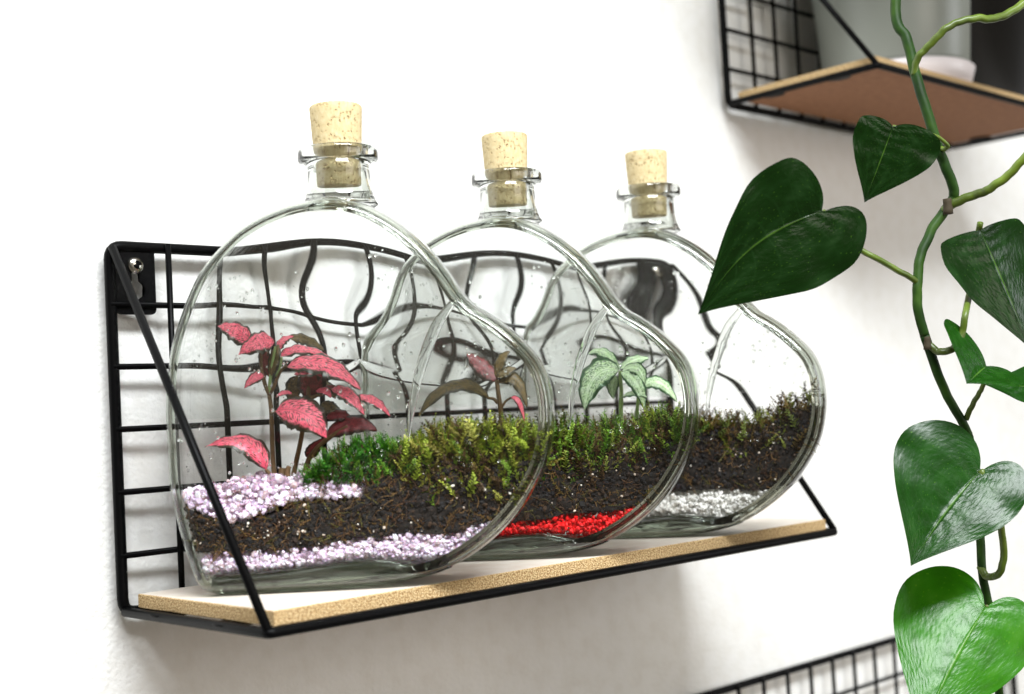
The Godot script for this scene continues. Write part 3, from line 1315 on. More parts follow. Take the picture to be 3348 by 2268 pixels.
func garden_pink(f: Transform3D) -> void:
	var low := low_line()
	var bed := [[-66.0, 17.0], [-49.0, 16.7], [-34.0, 17.0], [-18.0, 17.0], [4.0, 20.0], [21.0, 20.5], [41.0, 19.8], [56.0, 23.5], [62.0, 25.0], [82.0, 25.0]]
	var mid := [[-70.0, 40.0], [-55.0, 32.0], [-46.0, 29.6], [-35.0, 32.3], [-26.5, 35.3], [-17.5, 37.4], [4.4, 37.0], [8.0, 43.0], [20.0, 50.0], [40.0, 53.0], [62.0, 50.0], [76.0, 50.0], [82.0, 50.0]]
	var upper := [[-70.0, 42.0], [-55.0, 43.0], [-48.0, 46.0], [-26.0, 45.8], [-7.0, 44.5], [3.0, 41.0], [8.0, 37.0]]
	var pinks := [Color(0.97, 0.86, 0.93), Color(0.95, 0.82, 0.92), Color(0.98, 0.92, 0.96), Color(0.91, 0.79, 0.90), Color(0.96, 0.89, 0.92), Color(0.97, 0.86, 0.93), Color(0.98, 0.94, 0.96), Color(0.95, 0.84, 0.92), Color(0.80, 0.68, 0.70)]
	gravel("pink_gravel", "layer of pale pink crystal gravel along the bottom of the nearest bottle", f, {"u0": -60.0, "u1": 66.0, "low": low, "top": bed}, 4200, Vector2(0.9, 2.5), pinks, "crystal", 5.0, 70)
	gravel("pink_gravel", "patch of pale pink crystal gravel on the soil round the pink plant stems", f, {"u0": -70.0, "u1": 9.0, "low": mid, "top": upper}, 2200, Vector2(1.0, 2.8), pinks, "crystal", 6.0, 60)
	soil("dark soil with roots and white specks between pink gravel and moss", f, {"u0": -66.0, "u1": 80.0, "low": shift(bed, 0.6), "top": mid}, 4200, 110, 380)
	var greens := [Color(0.55, 0.62, 0.18), Color(0.66, 0.71, 0.24), Color(0.44, 0.57, 0.16), Color(0.76, 0.76, 0.36), Color(0.56, 0.53, 0.22)]
	moss("olive green moss over the soil at the right of the nearest bottle", f, {"u0": 22.0, "u1": 79.0, "low": [[22.0, 44.0], [27.0, 46.0], [36.0, 38.0], [47.0, 42.5], [64.0, 32.0], [75.0, 38.0], [80.0, 42.0]], "top": [[22.0, 58.0], [30.0, 60.0], [36.0, 66.0], [45.0, 65.5], [62.0, 65.5], [70.0, 66.0], [79.0, 60.0]]}, 1350, Vector2(6.0, 15.0), greens, 0.22)
	moss("clump of deep green moss beside the pink plant in the nearest bottle", f, {"u0": -16.0, "u1": 22.0, "low": [[-16.0, 46.0], [-5.0, 43.0], [8.0, 43.0], [22.0, 48.0]], "top": [[-16.0, 49.0], [-8.0, 57.0], [-2.0, 60.5], [12.0, 61.0], [22.0, 58.5]]}, 560, Vector2(5.0, 10.0), [Color(0.22, 0.48, 0.08), Color(0.30, 0.56, 0.10), Color(0.16, 0.38, 0.07), Color(0.42, 0.61, 0.13)], 0.06)
	plant("pink_plant", "pink leaved plant with dark speckled veins on thin brown stems", f, [["pink_leaf", [-38.7, 100.3, 4.0], [-44.9, 106.7, 7.0], [-51.5, 108.9, 8.0], 9.2, [0.10, 0.70, 0.70]],
		["pink_leaf", [-29.4, 100.2, 6.0], [-34.7, 101.2, 10.0], [-42.8, 96.5, 12.0], 10.7, [0.00, 0.60, 0.80]],
		["maroon_leaf", [-34.1, 99.6, 5.0], [-33.7, 93.8, 4.0], [-32.7, 87.9, 2.0], 4.4, [0.20, 0.00, 1.00]],
		["maroon_leaf", [-36.5, 99.2, 1.0], [-35.5, 93.6, 1.0], [-34.3, 87.3, 0.0], 3.0, [-0.60, 0.10, 0.80]],
		["olive_leaf", [-31.3, 88.1, 5.0], [-29.5, 95.0, 5.0], [-27.9, 99.7, 3.0], 4.8, [-0.30, 0.00, 1.00]],
		["pink_leaf", [-28.2, 96.8, 4.0], [-26.5, 101.2, 2.0], [-22.0, 103.2, 0.0], 5.5, [-0.50, 0.50, 0.70]],
		["olive_leaf", [-24.4, 101.9, -4.0], [-18.4, 102.3, -6.0], [-11.4, 97.4, -6.0], 7.0, [0.20, 0.70, 0.60]],
		["pink_leaf", [-26.7, 94.8, 6.0], [-17.4, 97.7, 2.0], [-4.4, 91.2, -2.0], 7.4, [0.10, 0.85, 0.50]],
		["pink_leaf", [-23.9, 90.9, 8.0], [-8.3, 91.0, 10.0], [6.7, 79.7, 12.0], 11.0, [0.20, 0.72, 0.65]],
		["maroon_leaf", [-18.1, 90.8, 2.0], [-15.9, 84.1, 0.0], [-18.9, 76.1, -2.0], 10.7, [0.20, 0.00, 1.00]],
		["pink_leaf", [-34.0, 87.9, 6.0], [-37.2, 87.6, 8.0], [-41.6, 83.3, 9.0], 4.4, [0.20, 0.40, 0.90]],
		["pink_leaf", [-23.4, 80.6, 4.0], [-25.9, 81.6, 6.0], [-29.0, 79.2, 8.0], 3.3, [0.20, 0.60, 0.80]],
		["pink_leaf", [-6.4, 81.2, 6.0], [0.7, 78.2, 8.0], [7.3, 69.4, 10.0], 7.7, [0.35, 0.60, 0.70]],
		["pink_leaf", [2.6, 76.8, 2.0], [10.2, 75.2, 2.0], [16.7, 68.3, 2.0], 5.9, [0.20, 0.75, 0.60]],
		["pink_leaf", [-28.6, 73.0, 11.0], [-16.7, 71.2, 14.0], [-7.8, 60.8, 15.0], 14.3, [0.15, 0.45, 0.90]],
		["maroon_leaf", [-9.9, 61.4, 2.0], [1.0, 65.9, 2.0], [11.1, 62.4, 2.0], 8.1, [0.00, 0.50, 0.90]],
		["pink_leaf", [-34.4, 49.1, 9.0], [-41.9, 60.7, 12.0], [-58.4, 59.8, 12.0], 9.5, [-0.15, 0.75, 0.65]],
		["olive_leaf", [-12.4, 75.2, -3.0], [-8.6, 72.3, -4.0], [-3.6, 67.9, -4.0], 6.2, [0.10, 0.40, 0.90]],
		["olive_leaf", [-17.9, 77.4, -3.0], [-20.2, 72.9, -4.0], [-24.4, 71.3, -4.0], 4.4, [0.10, 0.40, 0.90]],
		["olive_leaf", [-17.5, 85.4, -5.0], [-11.1, 83.2, -6.0], [-7.1, 77.0, -7.0], 6.3, [0.10, 0.60, 0.80]],
		["maroon_leaf", [-13.4, 78.1, -1.0], [-11.0, 81.6, -2.0], [-6.3, 82.8, -2.0], 4.4, [0.10, 0.40, 0.90]],
		["pink_leaf", [-20.9, 88.1, 9.0], [-14.6, 88.8, 11.0], [-9.1, 86.3, 12.0], 6.3, [0.10, 0.75, 0.60]],
		["olive_leaf", [-21.7, 87.8, -2.0], [-24.4, 82.4, -3.0], [-24.1, 76.5, -4.0], 6.3, [0.20, 0.10, 1.00]],
		["pink_leaf", [-13.4, 80.9, 4.0], [-9.4, 80.7, 6.0], [-6.3, 77.2, 8.0], 4.8, [0.20, 0.60, 0.80]],
		["maroon_leaf", [-10.0, 68.7, 0.0], [-4.7, 70.2, 0.0], [0.7, 67.7, 0.0], 5.5, [0.10, 0.60, 0.80]],
		["olive_leaf", [-20.1, 73.8, -4.0], [-16.2, 70.8, -4.0], [-14.7, 65.6, -5.0], 5.5, [0.20, 0.30, 0.90]],
		["maroon_leaf", [-18.1, 52.7, 2.0], [-15.7, 56.2, 2.0], [-10.0, 61.0, 2.0], 4.8, [0.40, 0.30, 0.90]]], [[[[-32.0, 44.4, 4.0], [-32.4, 53.5, 4.0], [-32.3, 63.5, 4.0], [-32.2, 73.5, 4.0], [-32.8, 80.9, 4.0]], 1.10, 0.90, "twig"],
		[[[-32.8, 80.9, 4.0], [-34.3, 86.1, 5.0], [-35.0, 92.0, 5.0], [-35.3, 97.5, 5.0], [-38.4, 100.3, 4.0]], 0.80, 0.50, "twig"],
		[[[-32.8, 80.9, 4.0], [-32.0, 86.3, 4.0], [-30.3, 93.5, 5.0], [-28.7, 98.9, 6.0]], 0.80, 0.50, "pale_stalk"],
		[[[-32.6, 81.2, 4.0], [-29.2, 86.2, 5.0], [-26.4, 90.0, 7.0], [-23.9, 91.2, 8.0]], 0.70, 0.50, "twig"],
		[[[-32.8, 80.9, 4.0], [-33.3, 84.2, 5.0], [-33.8, 87.9, 6.0]], 0.50, 0.40, "twig"],
		[[[-29.3, 88.0, 4.0], [-27.5, 90.6, 5.0], [-26.4, 94.7, 6.0]], 0.60, 0.50, "pale_stalk"],
		[[[-25.1, 43.6, 2.0], [-23.3, 51.1, 2.0], [-21.1, 59.2, 2.0], [-19.0, 69.2, 1.0], [-17.3, 77.3, 0.0], [-17.7, 85.6, 0.0], [-18.4, 90.3, 1.0]], 1.10, 0.80, "twig"],
		[[[-17.3, 77.3, 0.0], [-12.6, 78.9, 3.0], [-6.4, 81.2, 6.0]], 0.70, 0.50, "twig"],
		[[[-17.3, 78.3, 0.0], [-7.8, 79.6, 1.0], [2.6, 76.8, 2.0]], 0.70, 0.40, "twig"],
		[[[-20.1, 44.6, 3.0], [-17.9, 51.8, 3.0], [-13.3, 57.5, 2.0], [-6.6, 62.1, 2.0], [-0.9, 64.9, 2.0]], 1.20, 0.90, "twig"],
		[[[-32.1, 71.7, 4.0], [-30.2, 72.5, 8.0], [-28.5, 72.8, 11.0]], 0.60, 0.50, "twig"],
		[[[-31.9, 45.4, 6.0], [-32.7, 46.8, 8.0], [-34.4, 49.1, 9.0]], 0.90, 0.70, "twig"],
		[[[-28.9, 43.9, 5.0], [-28.6, 47.5, 5.0], [-28.3, 49.3, 5.0]], 1.70, 1.40, "twig"],
		[[[-23.4, 80.4, 4.0], [-22.0, 80.0, 2.0], [-19.2, 77.4, 0.0]], 0.50, 0.50, "twig"],
		[[[-25.7, 44.3, 8.0], [-25.7, 47.9, 8.0], [-24.9, 50.0, 8.0]], 1.20, 1.00, "twig"]])
	plant("brown_plant", "small plant of drooping olive brown leaves behind the olive moss", f, [["maroon_leaf", [61.1, 81.0, -6.0], [55.0, 87.0, -7.0], [47.8, 92.2, -8.0], 7.3, [0.20, 0.50, 0.80]],
		["olive_leaf", [61.1, 81.8, -6.0], [62.6, 88.4, -7.0], [67.2, 92.6, -8.0], 5.5, [-0.50, 0.20, 0.80]],
		["olive_leaf", [57.4, 73.8, -6.0], [43.8, 80.7, 0.0], [28.4, 66.9, 4.0], 7.3, [0.00, 0.60, 0.80]],
		["olive_leaf", [61.8, 79.9, -6.0], [69.2, 80.6, -6.0], [73.4, 68.7, -5.0], 6.2, [0.40, 0.50, 0.80]],
		["olive_leaf", [61.6, 82.1, -4.0], [65.4, 84.5, -5.0], [69.5, 85.4, -6.0], 4.4, [0.00, 0.50, 0.80]],
		["pink_leaf", [67.1, 73.3, -3.0], [70.3, 71.2, -2.0], [72.2, 62.7, -2.0], 2.9, [0.40, 0.50, 0.80]]], [[[[62.4, 58.2, -6.0], [62.3, 68.4, -6.0], [61.1, 81.4, -6.0]], 1.20, 0.90, "twig"],
		[[[61.3, 71.2, -6.0], [59.6, 73.2, -6.0], [57.0, 73.8, -6.0]], 0.80, 0.60, "twig"],
		[[[62.3, 68.4, -6.0], [64.7, 71.9, -5.0], [67.1, 73.3, -3.0]], 0.60, 0.50, "twig"]])


func garden_red(f: Transform3D) -> void:
	var low := low_line()
	var bed := [[-66.0, 17.5], [-2.0, 16.8], [8.0, 17.0], [26.0, 19.4], [38.0, 19.2], [46.0, 20.2], [56.0, 22.0], [82.0, 23.0]]
	var mid := [[-70.0, 44.0], [-10.0, 46.0], [20.0, 50.0], [38.0, 51.0], [60.0, 54.0], [77.0, 55.0], [82.0, 55.0]]
	gravel("red_gravel", "thin layer of bright red gravel along the bottom of the middle bottle", f, {"u0": -56.0, "u1": 62.0, "low": low, "top": bed}, 2900, Vector2(0.8, 1.9), [Color(0.95, 0.05, 0.07), Color(0.90, 0.03, 0.05), Color(0.97, 0.12, 0.14), Color(0.80, 0.02, 0.04)], "grains", 5.0)
	soil("dark soil full of roots above the red gravel", f, {"u0": -68.0, "u1": 80.0, "low": shift(bed, 0.6), "top": mid}, 4200, 100, 420)
	moss("moss covering the soil in the middle bottle", f, {"u0": -66.0, "u1": 80.0, "low": [[-66.0, 40.0], [12.0, 40.0], [20.0, 34.0], [30.0, 41.0], [38.0, 36.0], [50.0, 45.0], [60.0, 41.0], [68.0, 48.0], [80.0, 48.0]], "top": [[-66.0, 55.0], [10.0, 62.0], [21.0, 66.0], [34.0, 60.5], [44.0, 65.0], [53.0, 60.0], [66.0, 68.0], [74.0, 66.0], [80.0, 60.0]]}, 1900, Vector2(6.0, 15.0), [Color(0.42, 0.60, 0.16), Color(0.53, 0.66, 0.19), Color(0.62, 0.68, 0.27), Color(0.34, 0.49, 0.13)], 0.22)
	plant("green_plant", "small plant with pale green, net veined leaves in the middle bottle", f, [["green_leaf", [48.4, 84.4, 6.0], [38.1, 82.1, 10.0], [32.5, 66.1, 12.0], 13.2, [-0.20, 0.30, 0.95]],
		["green_leaf", [48.4, 84.9, 2.0], [40.8, 92.4, 0.0], [32.9, 92.2, -3.0], 5.6, [0.00, 0.80, 0.50]],
		["green_leaf", [48.8, 85.3, 2.0], [54.9, 88.3, -1.0], [61.7, 88.8, -4.0], 7.2, [0.00, 0.75, 0.60]],
		["green_leaf", [49.8, 84.3, 4.0], [57.4, 84.2, 6.0], [60.2, 76.3, 7.0], 6.3, [0.20, 0.60, 0.75]],
		["green_leaf", [49.6, 83.5, 6.0], [56.9, 77.7, 9.0], [59.8, 65.4, 10.0], 6.9, [0.30, 0.40, 0.85]],
		["green_leaf", [57.2, 76.2, -4.0], [66.2, 77.4, -6.0], [73.7, 67.9, -8.0], 7.2, [0.20, 0.60, 0.75]],
		["green_leaf", [46.4, 83.1, -4.0], [44.3, 78.2, -5.0], [44.2, 70.8, -6.0], 5.6, [0.00, 0.30, 0.95]],
		["green_leaf", [49.5, 71.7, 4.0], [55.7, 73.3, 8.0], [61.4, 70.6, 10.0], 5.6, [0.10, 0.80, 0.60]]], [[[[48.2, 54.3, 2.0], [48.3, 65.6, 2.0], [49.1, 75.8, 2.0], [48.7, 84.4, 3.0]], 1.10, 0.80, "pale_stalk"],
		[[[53.4, 53.9, -4.0], [55.3, 65.2, -4.0], [56.8, 75.8, -4.0]], 1.00, 0.70, "pale_stalk"],
		[[[48.3, 65.6, 2.0], [49.2, 68.6, 3.0], [49.5, 71.7, 4.0]], 0.60, 0.50, "pale_stalk"]])


func garden_white(f: Transform3D) -> void:
	var low := low_line()
	var bed := [[-66.0, 22.5], [8.0, 22.5], [28.0, 23.0], [47.0, 21.5], [58.0, 23.0], [64.0, 25.5], [82.0, 26.0]]
	var mid := [[-70.0, 52.0], [22.0, 60.0], [30.0, 57.0], [49.0, 55.0], [57.0, 57.0], [65.0, 61.0], [78.0, 64.0], [82.0, 64.0]]
	gravel("white_gravel", "layer of white gravel along the bottom of the farthest bottle", f, {"u0": -60.0, "u1": 67.0, "low": low, "top": bed}, 2200, Vector2(1.0, 2.5), [Color(0.97, 0.97, 0.95), Color(0.95, 0.95, 0.93), Color(0.98, 0.98, 0.97)], "grains", 5.0)
	soil("reddish brown soil above the white gravel", f, {"u0": -68.0, "u1": 80.0, "low": shift(bed, 0.6), "top": mid}, 4200, 90, 420)
	moss("sparse upright moss shoots on the soil of the farthest bottle", f, {"u0": -60.0, "u1": 80.0, "low": [[-60.0, 44.0], [22.0, 50.0], [40.0, 42.0], [49.0, 49.0], [65.0, 44.0], [80.0, 50.0]], "top": [[-60.0, 58.0], [22.0, 67.0], [30.0, 62.0], [49.0, 61.0], [57.0, 63.0], [66.0, 71.0], [78.0, 74.0]]}, 860, Vector2(6.0, 15.0), [Color(0.52, 0.57, 0.22), Color(0.60, 0.64, 0.27), Color(0.40, 0.46, 0.17), Color(0.52, 0.43, 0.22)], 0.4)


func plant(called: String, label: String, f: Transform3D, leaves: Array, stems: Array) -> void:
	var root := thing(called, label, "plant", f)
	for s in stems:
		var pts := []
		for q in s[0]:
			pts.append(Vector3(q[0], q[1], q[2]) * MM)
		var st := tool()
		tube(st, smooth_path(pts, 5), s[1] * MM, s[2] * MM, 8)
		put("stem", done(st), s[3], root)
	for l in leaves:
		var p := []
		for k in [1, 2, 3]:
			p.append(Vector3(l[k][0], l[k][1], l[k][2]) * MM)
		var o := put("leaf", blade(p[0], p[1], p[2], l[4] * 1.12 * MM, Vector3(l[5][0], l[5][1], l[5][2])), l[0], root)
		if l[0] == "maroon_leaf" and called == "pink_plant":
			o.set_meta("label", "dark maroon leaf seen from its underside")
		elif l[0] == "olive_leaf" and called == "pink_plant":
			o.set_meta("label", "olive green leaf underside")


func blade(a: Vector3, m: Vector3, b: Vector3, width: float, facing: Vector3) -> ArrayMesh:
	# narrow pointed leaf through stalk end, middle and tip; u runs along it
	var c := m * 2.0 - (a + b) * 0.5
	var nl := 18
	var nc := 10
	var st := tool()
	var pts := []
	var uvs := []
	for i in nl + 1:
		var t := float(i) / nl
		var p := a.lerp(c, t).lerp(c.lerp(b, t), t)
		var tan := ((c - a) * (1.0 - t) + (b - c) * t).normalized()
		var side := tan.cross(facing.normalized()).normalized()
		var up := side.cross(tan)
		var wd := width * 0.5 * pow(sin(PI * pow(t, 0.82)), 0.78) + width * 0.03 * (1.0 - t)
		if i == nl:
			wd = width * 0.01
		var row := []
		var uv := []
		for k in nc + 1:
			var v := float(k) / nc * 2.0 - 1.0
			var wave := 0.055 * width * sin(t * 23.0 + signf(v) * 1.3) * v * v
			var cup := width * (0.16 * absf(v) - 0.22 * v * v)
			row.append(p + side * wd * v * (1.0 + 0.05 * sin(t * 41.0 + v)) + up * (cup * wd / (width * 0.5) + wave))
			uv.append(Vector2(t, v * 0.5 + 0.5))
		pts.append(row)
		uvs.append(uv)
	for i in nl:
		for k in nc:
			for q in [[0, 0], [0, 1], [1, 1], [0, 0], [1, 1], [1, 0]]:
				st.set_uv(uvs[i + q[0]][k + q[1]])
				st.add_vertex(pts[i + q[0]][k + q[1]])
	return done(st)


# ------------------------------------------------------------------ the upper shelf's pots

func build_upper_pots() -> void:
	var at := Vector3(0.4403, 0.270 + BOARD_TOP, 0)
	var p := thing("white_pot", "flower pot on the upper shelf, shade painted grey into its body, reflected light painted pale on its foot", "flower pot", Transform3D(Basis(), at + Vector3(0.110, 0.0002, 0.060)))
	var st := tool()
	lathe(st, [Vector2(0.0, 0.012), Vector2(0.046, 0.012), Vector2(0.0485, 0.016), Vector2(0.0515, 0.06), Vector2(0.0545, 0.105), Vector2(0.0545, 0.107), Vector2(0.052, 0.107), Vector2(0.049, 0.06), Vector2(0.0, 0.05)], 64)
	put("pot_body", done(st), "pot_shaded", p)
	st = tool()
	lathe(st, [Vector2(0.0, 0.0), Vector2(0.044, 0.0), Vector2(0.049, 0.003), Vector2(0.0515, 0.0115), Vector2(0.0505, 0.0125), Vector2(0.047, 0.0118), Vector2(0.0, 0.0118)], 64)
	put("lit_band", done(st), "pot_lit_band", p)  # pale band standing in for the lit lower edge of the pot
	st = tool()
	lathe(st, [Vector2(0.0, 0.098), Vector2(0.04, 0.1), Vector2(0.0527, 0.099)], 40)
	put("pot_soil", done(st), "earth", p)
	var q := thing("dark_pot", "black flower pot at the right edge of the upper shelf", "flower pot", Transform3D(Basis(), at + Vector3(0.2335, 0.0002, 0.060)))
	st = tool()
	lathe(st, [Vector2(0.0, 0.0), Vector2(0.034, 0.0), Vector2(0.036, 0.002), Vector2(0.044, 0.085), Vector2(0.047, 0.086), Vector2(0.047, 0.1), Vector2(0.043, 0.1), Vector2(0.04, 0.05), Vector2(0.0, 0.05)], 64)
	put("pot_body", done(st), "pot_dark", q)
	st = tool()
	lathe(st, [Vector2(0.0, 0.09), Vector2(0.03, 0.092), Vector2(0.0425, 0.091)], 40)
	put("pot_soil", done(st), "earth", q)


# ------------------------------------------------------------------ the vine

